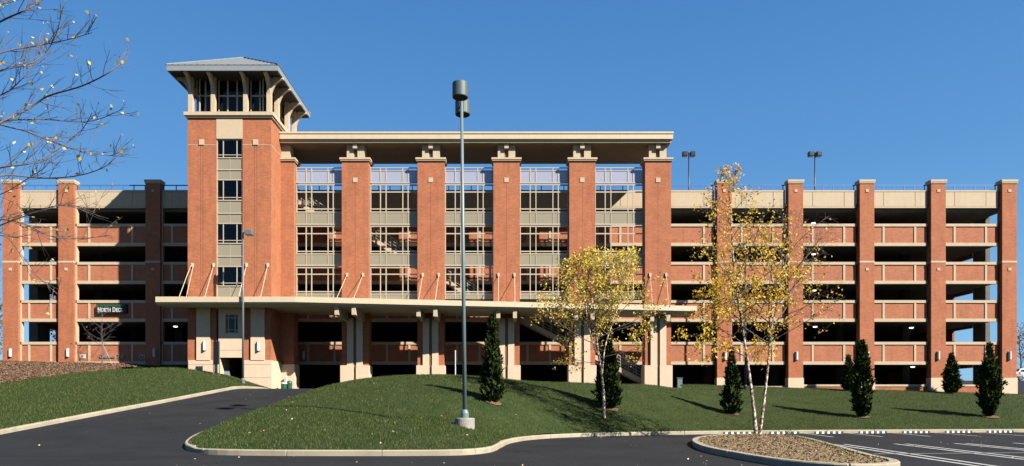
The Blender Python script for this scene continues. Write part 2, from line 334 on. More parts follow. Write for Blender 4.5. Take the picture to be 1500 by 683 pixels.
def kerb(name, line, pv, closed=False, width=.24, side=1):
    P = np.array(line)
    if closed: P = np.vstack([P, P[:1]])
    S = np.concatenate([[0], np.cumsum(np.linalg.norm(np.diff(P, axis=0), axis=1))]); ss = list(np.arange(0, S[-1], .4)); gr = np.arange(1.5, S[-1] - 1, 3.05)
    ss = [v for v in ss if np.abs(gr - v).min() > .06]; ss = np.array(sorted(ss + [g + o for g in gr for o in (-.022, -.014, .014, .022)] + ([] if closed else [S[-1]])))
    groove = np.array([np.abs(gr - v).min() < .018 for v in ss]); P = np.stack([np.interp(ss, S, P[:, 0]), np.interp(ss, S, P[:, 1])], 1); d = np.gradient(P, axis=0)
    if closed: d = np.roll(P, -1, 0) - np.roll(P, 1, 0)
    d /= np.linalg.norm(d, axis=1)[:, None]; nrm = np.stack([-d[:, 1], d[:, 0]], 1) * side    # towards the lawn
    prof = [(-.12, -.3), (-.12, KH - .03), (-.09, KH), (width - .12, KH + .005), (width - .12, -.3)]
    V = []; Fc = []; n = len(P); k = len(prof)
    for i in range(n):
        z = pv(*P[i])
        for o, h in ([(a + (.02 if q < 3 else 0), b - (.025 if 0 < q < 4 else 0)) for q, (a, b) in enumerate(prof)] if groove[i] else prof): V.append((P[i, 0] + nrm[i, 0] * o, P[i, 1] + nrm[i, 1] * o, z + h))
    mb = MB(); rng = n if closed else n - 1
    for i in range(rng):
        for j in range(k - 1): a = i * k + j; b = ((i + 1) % n) * k + j; Fc.append((a, b, b + 1, a + 1))
    mb.add(V, Fc); o = mb.build(name, M['kerb'], smooth=False); tag(o, kind='structure'); return o

gm = MB(); gm.add([(-3000, -3000, -1.68), (3000, -3000, -1.68), (3000, 3000, -1.68), (-3000, 3000, -1.68)], [(0, 1, 2, 3)])
tag(gm.build('ground', M['ground']), kind='structure')
mb = MB(); mb.add([(-75, -15, -1.6), (110, -15, -1.6), (110, 58, -1.6), (-75, 58, -1.6)], [(0, 1, 2, 3)])
tag(mb.build('parking_lot', M['asphalt']), kind='structure')
Ys = np.concatenate([[22.0, 22.8], np.arange(23.5, 60, .75)]); mb = MB(); vs = []; fs = []
for y in Ys:
    z = ramp(y) + min(.002 + max(y - 22, 0) * .004, .014); xr = -11.9 if y > 25 else -9.8
    vs += [(-23.0 if y < 23.5 else -18.2 if y < 52 else -17.7, y, z), (xr if y < 53 else -11.6, y, z)]
vs = [(-24, v[1], v[2]) if i % 2 == 0 and v[1] < 30 else v for i, v in enumerate(vs)]
vs = [(-20.2, v[1], v[2]) if i % 2 == 0 and 30 <= v[1] < 51.5 else v for i, v in enumerate(vs)]
for i in range(len(Ys) - 1): fs.append((2*i, 2*i+1, 2*i+3, 2*i+2))
mb.add(vs, fs); tag(mb.build('driveway', M['asphalt']), kind='structure')
SR = spline(KERB_R, 260); SB = spline(BACK_R, 260); SLk = spline(KERB_L, 140)
tag(strip('lawn', SR, SB, HR, M['lawn']), kind='structure')
LL = np.stack([np.full(140, -78.), np.linspace(-5, 60, 140)], 1)
tag(strip('lawn', SLk, LL, HL, M['lawn']), kind='structure')
Bk = np.stack([np.linspace(-17.75, -78, 120), np.linspace(53.3, 60, 120)], 1)
Bt = np.stack([np.where(np.arange(120) < 30, np.linspace(-17.75, -24.4, 120), 0), np.full(120, 53.3)], 1)
x_ = np.linspace(-24.0, -78, 100); tag(strip('lawn', np.stack([x_, 53.3 + (x_ + 24) / -54 * 6.6 - .15], 1), np.stack([x_, np.full(100, 60.1)], 1), HL, M['lawn'], 20), kind='structure')
kerb('kerb', SR, lambda x, y: pave(x, y) - (.15 * min(max((y - 27) / 4, 0), 1) if x < -11 else 0)); kerb('kerb', SLk, pave)
# the wide ground beside and behind the building
mb = MB(); mb.add([(43.5, 60.5, 1.02), (140, 60.5, 1.02), (140, 78, 2.85), (43.5, 78, 2.85), (140, 150, 5.2), (43.5, 150, 5.2)], [(0, 1, 2, 3), (3, 2, 4, 5)])
tag(mb.build('side_road', M['asphalt']), kind='structure')
mb = MB(); mb.add([(-160, 59.9, 3.8), (-42.5, 59.9, 3.8), (-42.5, 150, 4.6), (-160, 150, 4.6)], [(0, 1, 2, 3)])
tag(mb.build('hillside', M['mulch']), kind='structure')

def in_poly(x, y, poly):
    c = np.zeros(x.shape, bool); n = len(poly)
    for i in range(n):
        x0, y0 = poly[i]; x1, y1 = poly[(i + 1) % n]
        k = ((y0 > y) != (y1 > y)) & (x < (x1 - x0) * (y - y0) / (y1 - y0 + 1e-12) + x0); c ^= k
    return c
MULCH = [(-78, 36), (-40, 40), (-32.9, 44.2), (-32.2, 47.5), (-31.7, 50.5), (-30.6, 53), (-30.0, 55.5), (-30.6, 58), (-31.5, 59.9), (-78, 60)]
def bed(name, poly, H, m, step, lift):
    P = np.array(poly); xs = np.arange(P[:, 0].min(), P[:, 0].max(), step); ys = np.arange(P[:, 1].min(), P[:, 1].max(), step)
    X, Y = np.meshgrid(xs, ys); inside = in_poly(X, Y, poly); Z = H(X, Y) + np.where(inside, lift, -.25)
    V = np.dstack([X, Y, Z]).reshape(-1, 3); n = len(xs); i, j = np.meshgrid(np.arange(len(ys)-1), np.arange(n-1), indexing='ij')
    a = i * n + j; keep = inside[:-1, :-1] | inside[1:, 1:] | inside[:-1, 1:] | inside[1:, :-1]; a = a[keep]
    return np_mesh(name, V, np.stack([a, a + 1, a + n + 1, a + n], -1), 4, m)
tag(bed('mulch_bed', [(max(x, -60), y) for x, y in MULCH], HL, M['mulch'], .5, .05), kind='structure')

def flakes(name, X, Y, Z, size, m, flat=.5):
    n = len(X); s = size * RNG.uniform(.5, 1.3, n)
    a = RNG.normal(size=(n, 3)); a[:, 2] *= flat; a /= np.linalg.norm(a, axis=1)[:, None]
    b = RNG.normal(size=(n, 3)); b[:, 2] *= flat; b -= a * (a * b).sum(1)[:, None]; b /= np.linalg.norm(b, axis=1)[:, None]
    a *= s[:, None]; b *= (s * RNG.uniform(.25, .6, n))[:, None]; c = np.stack([X, Y, Z + size * .35], 1)
    V = np.stack([c - a - b, c + a - b, c + a + b, c - a + b], 1).reshape(-1, 3)
    o = np_mesh(name, V, np.arange(4 * n), 4, m); tag(o, kind='stuff'); return o

# ------------------------------------------------------------------ grass blades
def grass(name, X, Y, Z, hmin, hmax, wd):
    n = len(X); ang = RNG.uniform(0, 2*np.pi, n); h = RNG.uniform(hmin, hmax, n); ww = wd * RNG.uniform(.6, 1.3, n)
    lean = RNG.uniform(0, .8, n) * h; la = RNG.uniform(0, 2*np.pi, n)
    dx, dy = np.cos(ang) * ww, np.sin(ang) * ww
    V = np.stack([np.stack([X - dx, Y - dy, Z - .01], 1), np.stack([X + dx, Y + dy, Z - .01], 1),
                  np.stack([X + np.cos(la) * lean, Y + np.sin(la) * lean, Z + h], 1)], 1).reshape(-1, 3)
    o = np_mesh(name, V, np.arange(3 * n), 3, M['blade']); tag(o, kind='stuff'); return o
def clump(X, Y):                               # gentle unevenness of the turf
    return .5 + .25*np.sin(X*1.7+np.sin(Y*1.1)*2) + .25*np.sin(Y*2.3+np.sin(X*.9)*2)
polyR = [tuple(p) for p in SR] + [tuple(p) for p in SB[::-1]]
def scatter(n, box, poly, dens):
    x = RNG.uniform(box[0], box[1], n); y = RNG.uniform(box[2], box[3], n); k = in_poly(x, y, poly) & (RNG.uniform(size=n) < dens(x, y)); return x[k], y[k]
x, y = scatter(900000, (-12.6, 48, 22, 60), polyR, lambda x, y: np.clip((30 / y) ** 1.6, .25, 1) * (.55 + .45 * clump(x, y)))
sy = np.clip(y / 26, 1, 1.8); grass('grass', x, y, HR(x, y), .045, .11, .010)
polyL = [tuple(p) for p in SLk] + [(-24.1, 53.3), (-24.1, 60), (-78, 60), (-78, -5)]
x, y = scatter(420000, (-45, -17.6, 14, 60), polyL, lambda x, y: np.clip((32 / y) ** 1.5, .3, 1) * (.55 + .45 * clump(x, y)))
k = ~in_poly(x, y, MULCH); x = x[k]; y = y[k]; grass('grass', x, y, HL(x, y), .05, .12, .012)
x, y = scatter(110000, (-46, -29.5, 40, 60), MULCH, lambda x, y: np.full(x.shape, .6)); flakes('mulch_chips', x, y, HL(x, y) + .05, .05, M['chip'])

# ------------------------------------------------------------------ lot island, markings, wheel stops
ISL = [(7.2, 20.4), (7.15, 24.4), (7.85, 28.6), (9, 32), (10.7, 34.5), (12.5, 35.5), (13.8, 35.0), (13.7, 32), (12.2, 26), (10.7, 20.5), (10.25, 18.3), (9.4, 17.2), (8.3, 17.1), (7.5, 18.4)]
SI = spline(ISL + [ISL[0]], 110)[:-1]
kerb('kerb', SI, lambda x, y: -1.6, True, side=-1)
def HI(X, Y):
    X = np.asarray(X, float); Y = np.asarray(Y, float); d = np.full(X.shape, 99.)
    for p in SI: d = np.minimum(d, np.hypot(X - p[0], Y - p[1]))
    return -1.45 + .06 * np.clip(d / 1.4, 0, 1) + .02 * np.sin(X * 5) * np.sin(Y * 4)
tag(bed('planting_island', [tuple(p) for p in SI], HI, M['straw'], .2, .0), kind='structure')
x, y = scatter(60000, (7, 14.5, 16.8, 35.8), [tuple(p) for p in SI], lambda x, y: np.full(x.shape, .30)); flakes('straw_chips', x, y, HI(x, y) + .0, .032, M['straw_chip'])
x, y = scatter(5000, (9.5, 14.2, 18, 33), [tuple(p) for p in SI], lambda x, y: np.clip(1.2 - np.abs((x - 10.3 - (y - 18.3) * .245)) / .5, 0, 1)); grass('grass', x, y, HI(x, y), .05, .13, .012)
mk = MB(); e = .006
def stripe(p, q, wd):
    p = np.array(p); q = np.array(q); d = (q - p) / np.linalg.norm(q - p); n_ = np.array([-d[1], d[0]]) * wd / 2; k = len(mk.v)
    mk.add([(*(p - n_), -1.6 + e), (*(q - n_), -1.6 + e), (*(q + n_), -1.6 + e), (*(p + n_), -1.6 + e)], [(0, 1, 2, 3)])
dirv = np.array([-.111, -.994])
for i in range(9):
    a = np.array([14.0 + 2.76 * i, 29.1 + .34 * i])
    for s in (-.24, .24): stripe(a + np.array([s, 0]), a + np.array([s, 0]) + dirv * 5.6, .17); stripe(a + np.array([s, 0]) + dirv * 5.7, a + np.array([s, 0]) + dirv * 11.4, .17)
mk2 = mk; mk = MB(); e = .010; stripe((12.3, 23.15), (40, 26.3), .10); tag(mk.build('road_markings', M['line']), kind='structure')
mk = mk2; e = .006
for i in range(10):
    a = np.array([14.75 + 2.76 * i, 40.1 + .40 * i]); stripe(a, a + dirv * 4.6, .14)
tag(mk.build('road_markings', M['line']), kind='structure')
def wheel_stop(i):
    X = 13.35 + 2.76 * i; Yk = float(np.interp(X, SR[150:, 0], SR[150:, 1])) - .62; ang = math.atan2(.147, 1); L = .92
    t = thing('wheel_stop', 'black and white striped rubber wheel stop at the kerb' , 'wheel stop', (X, Yk, -1.6), 'striped wheel stops along the lawn kerb')
    def P(u, v, z): return (X + u * math.cos(ang) - v * math.sin(ang), Yk + u * math.sin(ang) + v * math.cos(ang), -1.6 + z)
    prof = [(-.085, .003), (-.06, .125), (.06, .125), (.085, .003)]
    a = MB(); w_ = MB(); n = 8
    cuts = [-1, -.84, -.68, -.46, -.30, -.08, .08, .30, .46, .68, .84, 1]
    for k in range(11):
        u0 = L * cuts[k]; u1 = L * cuts[k + 1]; sk = .07
        vs = [P(u0 + sk * (v / .085) , v, z) for v, z in prof] + [P(u1 + sk * (v / .085), v, z) for v, z in prof]
        (w_ if k % 2 else a).add(vs, [(0, 1, 2, 3), (7, 6, 5, 4), (0, 4, 5, 1), (1, 5, 6, 2), (2, 6, 7, 3)])
    a.build('rubber_block', M['black'], t); w_.build('white_stripe', M['white'], t); return t
spots = ['half hidden behind the birch trunks on the planted island', 'just right of the twin birch trunks', 'left of the middle conifer on the lawn edge', 'in front of the middle conifer on the lawn edge',
         'right of the middle conifer on the lawn edge', 'left of the plump right hand conifer', 'rightmost in the photo, cut by its edge']
for i in range(7): t = wheel_stop(i); t.o['label'] = 'black and white striped wheel stop ' + spots[i]
n = 360; x = RNG.uniform(-14, 32, n); y = 18 + RNG.uniform(0, 1, n) ** 1.5 * 22
k = ~in_poly(x, y, polyR) & ~in_poly(x, y, [tuple(p) for p in SI]) & (x > -10); flakes('fallen_leaves', x[k], y[k], np.full(k.sum(), -1.59), .024, M['leaf_litter'], .25)
x, y = scatter(260, (-12, 10, 22.5, 44), polyR, lambda x, y: np.full(x.shape, .6)); flakes('fallen_leaves', x, y, HR(x, y) + .05, .035, M['leaf_litter'], .4)
n = 60; x = RNG.uniform(-19.5, -12.8, n); y = RNG.uniform(25, 50, n); flakes('fallen_leaves', x, y, np.array([ramp(v) + .02 for v in y]), .022, M['leaf_litter'], .25)

# ------------------------------------------------------------------ the parking garage
D, DP, DT = 60.0, 55.7, 53.4                    # wing wall, portico piers, tower front
G = thing('parking_garage', 'long five storey brick parking garage with a square corner tower and long entrance canopy', 'parking garage', (0, 60, 1.4))
TOPS = [328, 384, 440, 501]; BOTS = [360.5, 416, 471.5, 534.3]
ZT = [wz(v, D) for v in TOPS]; ZB = [wz(v, D) for v in BOTS]; FL = [z - 1.05 for z in ZT]
PT, PB = wz(279.3, D), wz(304.5, D); ROOF = PB + .45
def hline(mb, x0, x1, y, z, t=.02, d=.004): mb.box(x0, x1, y - d, y + .02, z - t / 2, z + t / 2)

def wing_pier(u0, u1, zbase, zstone, top=265.0, stone=True):
    x0, x1 = wx(u0, D), wx(u1, D); yf = 59.72; zt = wz(270.4, D); xc = (x0 + x1) / 2
    p = MB().box(x0, x1, yf, 60.34, zstone if stone else zbase, zt).build('pier', M['brick'], G)
    MB().box(x0 - .05, x1 + .05, yf - .05, 60.42, zt, zt + .12).box(x0 - .08, x1 + .08, yf - .08, 60.46, zt + .12, wz(top, D)).build('pier_cap', M['stone'], p)
    MB().box(x0 - .015, x1 + .015, yf - .02, 60.3, wz(386, D), wz(383.2, D)).build('trim_band', M['stone'], p)
    for v in (281, 395.5): MB().box(xc - .13, xc + .13, yf - .04, yf + .02, wz(v + 2, D), wz(v - 2, D)).build('medallion', M['stone'], p)
    if stone:
        s = MB().box(x0 - .04, x1 + .04, yf - .05, 60.4, zbase, zstone); s.build('stone_base', M['pale_stone'], p)
    # pale precast return at the pier's right edge
    MB().box(x1, x1 + .10, 59.96, 60.3, max(zstone, ZB[3]), PT - .05).build('edge_strip', M['stone'], p)
    return p
def spandrel(x0, x1, i, fr=(.20, .78), y=D):
    z0, z1 = ZB[i], ZT[i]
    p = MB().box(x0, x1, y + .03, y + .27, z0 + .02, z1 - .02).build('spandrel', M['brick_panel'], G)
    f = MB().box(x0, x1, y - .04, y + .30, z1 - .235, z1).box(x0, x1, y - .03, y + .29, z0, z0 + .27)
    for t in fr: xm = x0 + (x1 - x0) * t; f.box(xm - .09, xm + .09, y - .02, y + .1, z0 + .27, z1 - .235)
    f.build('spandrel_frame', M['stone'], p); return p
def parapet(x0, x1, fr=(.20, .78), y=D):
    xs = [x0] + [x0 + (x1 - x0) * t for t in fr] + [x1]
    a = MB().box(x0, x1, y + .03, y + .3, PB, PT)
    for i in range(len(xs) - 1): a.box(xs[i] + (.02 if i else 0), xs[i+1] - (.02 if i < len(xs) - 2 else 0), y - .01, y + .05, PB + .14, PT - .14)
    a.box(x0, x1, y - .02, y + .26, PB - .02, PB + .12).box(x0, x1, y - .03, y + .32, PT - .11, PT + .02)
    p = a.build('parapet', M['stone'], G)
    r = MB(); n = max(2, round((x1 - x0) / .95)); zt = wz(270.2, D)
    for i in range(n + 1): xx = x0 + .12 + (x1 - x0 - .24) * i / n; r.box(xx - .035, xx + .035, y + .13, y + .175, PT, zt)
    for zz, h in ((zt, .085), (PT + .09, .05)): r.box(x0, x1, y + .125, y + .18, zz - h, zz)
    r.build('railing', M['rail_blue'], p); return p
RP = [(1049.2, 1070.2), (1153.2, 1174.4), (1257.2, 1278.2), (1361.2, 1382.4), (1464.8, 1486)]
gz = lambda X: float(HR(X, 59.7))
for u0, u1 in RP: wing_pier(u0, u1, gz(wx(u0, D)) - .4, wz(553.8, D))
LP = [(7, 30, 3.4), (88.5, 111, 3.3), (215.5, 237, 3.0)]
for u0, u1, zb in LP: wing_pier(u0, u1, zb, zb, stone=False)
BR = [(984, 1049.2), (1070.3, 1153.2), (1174.5, 1257.2), (1278.3, 1361.2), (1382.5, 1464.8)]
BL = [(30.1, 88.5), (111.1, 215.5), (237.1, 277)]
BR = [(a, b - 3.2) for a, b in BR]
for k, (u0, u1) in enumerate(BR):
    fr = (.76,) if k == 0 else (.20, .78)
    for i in range(4): spandrel(wx(u0, D), wx(u1, D), i, fr)
    parapet(wx(u0, D), wx(u1, D), fr)
    if k:
        zt = 1.72 if k == 1 else wz(563.4, D)
        p = MB().box(wx(u0, D), wx(u1, D), D + .02, D + .27, .2, zt - .17).build('dwarf_wall', M['brick'], G)
        MB().box(wx(u0, D), wx(u1, D), D - .03, D + .3, zt - .17, zt).build('coping', M['stone'], p)
BL = [(a, b - (2.2 if b < 276 else 0)) for a, b in BL]
for k, (u0, u1) in enumerate(BL):
    fr = [(.22, .79), (.19, .81), (.38,)][k]
    for i in range(4): spandrel(wx(u0, D), wx(u1, D), i, fr)
    parapet(wx(u0, D), wx(u1, D), fr)
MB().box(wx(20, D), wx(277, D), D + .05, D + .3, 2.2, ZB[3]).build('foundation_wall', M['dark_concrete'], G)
PC = [(500.6, 540), (611.6, 650.4), (722.8, 761.2), (834, 872), (945, 983)]
PX = [(wx(a, DP), wx(b, DP)) for a, b in PC]
P0 = (-17.85, wx(430.4, DP))
edges = [-19.0] + [(a + b) / 2 for a, b in PX] + [wx(984, D) ]
for k in range(6):
    x0, x1 = edges[k], edges[k + 1]
    if x1 - x0 < 1: continue
    for i in range(4): spandrel(x0, x1, i, (.3, .62))
    parapet(x0, x1, (.3, .62))
XL, XR = wx(20, D), wx(1475, D)
for i, z in enumerate(FL): MB().box(XL + .2, XR - .2, D + .28, 96, z - .62, z).build('deck_slab', M['concrete'], G)
MB().box(XL + .2, XR - .2, D + .31, 96, PB - .25, ROOF).build('roof_deck', M['concrete'], G)
MB().box(XL + .3, 44, D + .3, 96, .5, .9).build('ground_slab', M['concrete'], G)
MB().box(XL + .5, XR - .4, 78.0, 78.4, .9, PB - .3).build('blackout_wall', M['dark_concrete'], G)  # near-black wall added to stop light from the back, keeps openings dark
MB().box(XL + 7, XL + 7.3, 66, 78, 3, PB - .3).build('blackout_cross_wall', M['dark_concrete'], G)  # second dark wall added to close the decks off from light
for X, sg in ((XL - .55, 1), (XR + .15, -1)):
    yo = 66.4 if sg > 0 else 67.6
    MB().box(X + .05, X + .25, yo, 96, .9, PB).build('side_wall', M['brick'], G)
    for i in range(4):
        p = MB().box(X, X + .3, 64.7, 96, ZB[i], ZT[i]).build('side_spandrel', M['brick'], G)
    MB().box(X, X + .3, 61.2, 96, PB, PT).build('side_parapet', M['stone'], G)
    for yy in (62.8, 79, 94.6):
        p = MB().box(X - .05, X + .75 if sg > 0 else X + .35, yy, yy + 1.7, .8, PB).build('side_pier', M['concrete'], G)
for X in [wx((a + b) / 2, D) for a, b in RP[:-1]] + [wx((a + b) / 2, D) for a, b, c in LP[1:]]:
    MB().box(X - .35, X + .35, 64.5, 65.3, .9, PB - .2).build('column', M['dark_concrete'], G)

# portico piers ------------------------------------------------------
ZC = wz(236.2, DP)
def portico_pier(x0, x1, half=False):
    xc = (x0 + x1) / 2; yb = DP + 1.2
    p = MB().box(x0, x1, DP, yb, .6, ZC).build('portico_pier', M['brick'], G)
    xa = x0 if half else x0 - .1
    MB().box(xa, x1 + .1, DP - .1, yb + .1, ZC, ZC + .10).box(xa if half else x0 - .15, x1 + .15, DP - .15, yb + .15, ZC + .10, wz(231.6, DP)).build('pier_cap', M['stone'], p)
    zs0, zs1 = wz(231.6, DP), 20.97
    if half: MB().box(x0, x1 - .35, DP + .15, DP + 1.1, zs0, zs1).build('roof_post', M['stone'], p)
    else:
        for s in (-1, 1): MB().box(xc + s * .16, xc + s * .70, DP + .12, DP + 1.1, zs0, zs1).build('roof_post', M['stone'], p)
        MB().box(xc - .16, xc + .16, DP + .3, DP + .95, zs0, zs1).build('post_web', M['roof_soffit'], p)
        MB().box(xc - .17, xc + .17, DP - .12, DP + .9, wz(218, DP), zs1).build('roof_bracket', M['stone'], p)
        MB().box(xc - .18, xc + .18, DP - .04, DP + .02, wz(267.3, DP), wz(260.6, DP)).build('medallion', M['stone'], p)
        MB().box(xc - .014, xc + .014, DP - .004, DP + .02, 8.2, wz(268, DP)).build('brick_joint', M['joint'], p)
        zb = wz(535.5, DP)
        for s in (-1, 1):
            MB().box(xc + s * .12, xc + s * .62, DP - .16, DP + .05, zb, 7.0).build('stone_pilaster', M['pale_stone'], p)
            b = MB().box(xc + s * .10, x1 + .07 if s > 0 else x0 - .07, DP - .2, yb + .06 , .5, zb)
            q = b.build('stone_base', M['pale_stone'], p)
        MB().box(xc - .1, xc + .1, DP - .06, DP + .02, .5, 7.0).build('groove_shade', M['roof_soffit'], p)  # dark colour stands in for shade in the groove between the pilasters
    if half: MB().box(x0, x1 + .09, DP - .12, yb + .06, .5, wz(534, DP)).build('stone_base', M['pale_stone'], p)
    return p
portico_pier(*P0, half=True)
for a, b in PX: portico_pier(a, b)

# flat roof over the portico ---------------------------------------------------
rx0, rx1 = -17.80, wx(985.8, 55.3)
p = MB().box(rx0, rx1, 55.25, 60.4, wz(203.5, 55.25), wz(194, 55.25)).build('portico_roof', M['cream'], G)
MB().box(rx0, rx1 - .12, 55.42, 60.3, 20.97, wz(203.5, 55.25)).build('roof_edge', M['cream'], p)
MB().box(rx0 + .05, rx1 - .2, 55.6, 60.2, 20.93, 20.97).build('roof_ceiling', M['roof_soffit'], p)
MB().box(rx0, rx1 + .03, 55.2, 55.3, wz(195.5, 55.2), wz(192.8, 55.2)).build('drip_edge', M['cream'], p)

# window screens between the piers -----------------------------------------------
DS = 56.25
def screen(x0, x1):
    f = MB(); a, b = DS - .04, DS + .04
    fx = [x0 + (x1 - x0) * t for t in (.217, .333, .68, .79)]
    def H(v, th): z = wz(v, DS); f.box(x0, x1, a, b, z - th / 2, z + th / 2)
    for v, th in ((246.2, .07), (250.4, .06), (267.8, .10), (271.2, .09), (281.6, .09), (306.5, .09), (311, .09), (328.8, .10), (331.8, .09), (342.6, .09), (368.6, .09), (372.2, .09), (389, .10), (392.3, .09), (402, .09), (427.6, .09), (431, .09)): H(v, th)
    for xx in [x0 + .06] + fx + [x1 - .06]:
        th = .07
        for v0, v1 in ((246, 268), (271, 311), (331.5, 372), (392, 438.5)): f.box(xx - th / 2, xx + th / 2, a - .004, b + .004, wz(v1, DS), wz(v0, DS))
    for xx in fx:
        for v0, v1 in ((311, 329), (372, 389)): f.box(xx - .02, xx + .02, a - .002, b, wz(v1, DS), wz(v0, DS))
    p = f.build('window_screen', M['frame'], G)
    for v0, v1, mm in ((251, 267, 'top_panel'), (311.6, 328.2, 'panel'), (372.6, 388.4, 'panel'), (431.6, 438.4, 'panel')):
        MB().box(x0, x1, DS - .012, DS + .012, wz(v1, DS), wz(v0, DS)).build('frosted_panel', M[mm], p)
sx = [P0[1]] + [c for ab in PX for c in ab]
for k in range(5): screen(sx[2 * k] + .01, sx[2 * k + 1] - .01)

# staircase descending along the portico ------------------------------------------------
Ya, Yb = 57.0, 58.2
def flight(pa, pb, n):
    a, b = at(*pa, 57.6), at(*pb, 57.6); s = MB()
    for y in (Ya, Yb): s.prism([(a.x, a.z + .12), (b.x, b.z + .12), (b.x, b.z - .28), (a.x, a.z - .28)], 'y', y - .06, y + .06)
    for i in range(n):
        t = (i + .5) / n; x = a.x + (b.x - a.x) * t; z = a.z + (b.z - a.z) * t
        s.box(x - (b.x - a.x) / n * .55, x + (b.x - a.x) / n * .55, Ya + .06, Yb - .06, z - .09, z)
    p = s.build('stair_flight', M['stone'], G); r = MB(); up = Vector((0, 0, 1))
    for y in (Ya, Yb):
        o = Vector((0, y - 57.6, 0))
        for h in (1.05, .8, .55, .30): r.bar(a + o + up * h, b + o + up * h, .05 if h > 1 else .03)
        for i in range(n // 2 + 1): q = a + (b - a) * (i / (n // 2)) + o; r.box(q.x - .02, q.x + .02, q.y - .02, q.y + .02, q.z + .1, q.z + 1.05)
    r.build('handrail', M['frame'], p); return a, b
fl = [((430, 292), (486, 329), 14), ((540, 346), (600, 385), 14), ((650, 409), (712, 449), 14), ((762, 468), (952, 564), 34)]
ends = [flight(*f) for f in fl]
for k in range(3):
    b = ends[k][1]; a = ends[k + 1][0]
    s = MB().prism([(b.x, b.z + .05), (a.x, a.z + .05), (a.x, a.z - .2), (b.x, b.z - .2)], 'y', Ya - .06, Yb + .06); p = s.build('stair_landing', M['stone'], G)
    r = MB()
    for h in (1.05, .6): r.bar((b.x, Ya, b.z + h), (a.x, Ya, a.z + h), .04)
    r.build('handrail', M['frame'], p)

# entrance canopy ----------------------------------------------------------------
CF = [(-25.72, 51.4), (-15.4, 51.4), (-5, 52.6), (5, 53.7), (15.2, 54.85)]
def cz(X): return 8.08 - max(0, (X + 15.4)) / 30.6 * .20
c = MB(); ce = MB(); cs = MB()
for (xa, ya), (xb, yb) in zip(CF[:-1], CF[1:]):
    if xa < -17: yb_ = 53.38
    back = 57.6
    for x0, y0, x1, y1, b0 in ([(xa, ya, -17.84, ya, 53.36), (-17.84, ya, xb, yb, 57.6)] if xa < -20 else [(xa, ya, xb, yb, 57.6)]):
        za, zb = cz(x0), cz(x1)
        def slab(m_, ins, t0, t1):
            m_.add([(x0, y0 + ins, za - t1), (x1, y1 + ins, zb - t1), (x1, b0 - ins, zb - t1), (x0, b0 - ins, za - t1),
                    (x0, y0 + ins, za - t0), (x1, y1 + ins, zb - t0), (x1, b0 - ins, zb - t0), (x0, b0 - ins, za - t0)],
                   [(0, 3, 2, 1), (4, 5, 6, 7), (0, 1, 5, 4), (2, 3, 7, 6), (1, 2, 6, 5), (3, 0, 4, 7)])
        slab(c, 0, 0, .40); slab(ce, .12, .40, .52); slab(cs, .30, .52, .60)
cp = c.build('entrance_canopy', M['cream'], G); ce.build('canopy_edge', M['cream'], cp); cs.build('canopy_ceiling', M['cream'], cp)
for x0, x1 in PX:
    xc = (x0 + x1) / 2; yf = float(np.interp(xc, [q[0] for q in CF], [q[1] for q in CF]))
    for s in (-1, 1):
        xb = xc + s * .64; zt = cz(xc) - .59
        MB().prism([(yf + .35, zt), (yf + .35, zt - .62), (DP - .14, zt - .72), (DP - .14, zt)], 'x', xb - .15, xb + .15).build('canopy_beam', M['stone'], cp)
        za = wz(402.5, DP)
        rod = MB().tube([(xb, DP - .04, za), (xb, yf + .35, cz(xc))], .024, 6)
        rod.box(xb - .08, xb + .08, DP - .10, DP, za - .16, za + .12).box(xb - .09, xb + .09, yf + .22, yf + .5, cz(xc) - .01, cz(xc) + .05)
        rod.build('tie_rod', M['cream'], cp)
for u in (282, 313.4, 361.5, 392.6):
    xb = wx(u, DT); za = wz(388, DT)
    rod = MB()
    for dx in ((-.09, .09) if u < 300 else (0,)): rod.tube([(xb + dx, DT - .04, za), (xb + dx * 3, 51.75, cz(xb))], .024, 6)
    rod.box(xb - .08, xb + .08, DT - .1, DT, za - .16, za + .12).box(xb - .09, xb + .09, 51.62, 51.88, cz(xb) - .01, cz(xb) + .05)
    rod.build('tie_rod', M['cream'], cp)

# corner tower -------------------------------------------------------------------
TX0, TX1, TY1 = wx(275, DT), -17.85, 60.1
a0, a1 = wx(317, DT), wx(355.3, DT); ZTT = wz(173, DT)
T = (MB().box(TX0, a0, DT, TY1, 1.2, ZTT).box(a1, TX1, DT, TY1, .6, ZTT).box(a0, a1, TY1 - .4, TY1, 1.2, ZTT)).build('tower', M['brick'], G)
MB().box(TX0 - .01, a0, DT - .012, DT + .05, wz(212.8, DT), wz(212, DT)).box(a1, TX1 + .01, DT - .012, TY1, wz(212.8, DT), wz(212, DT)).build('string_course', M['stone'], T)
for u in (295.5, 374.5):
    x = wx(u, DT); MB().box(x - .19, x + .19, DT - .06, DT + .02, wz(212.6, DT), wz(204.6, DT)).build('medallion', M['stone'], T)
    for dx in (-.09, .09): MB().box(x + dx - .013, x + dx + .013, DT - .004, DT + .02, 8.2, wz(213, DT)).build('brick_joint', M['joint'], T)
MB().box(TX1 - .02, TX1 + .06, 56.5, 56.9, wz(213.4, 54), wz(204.6, 54)).build('medallion', M['stone'], T)
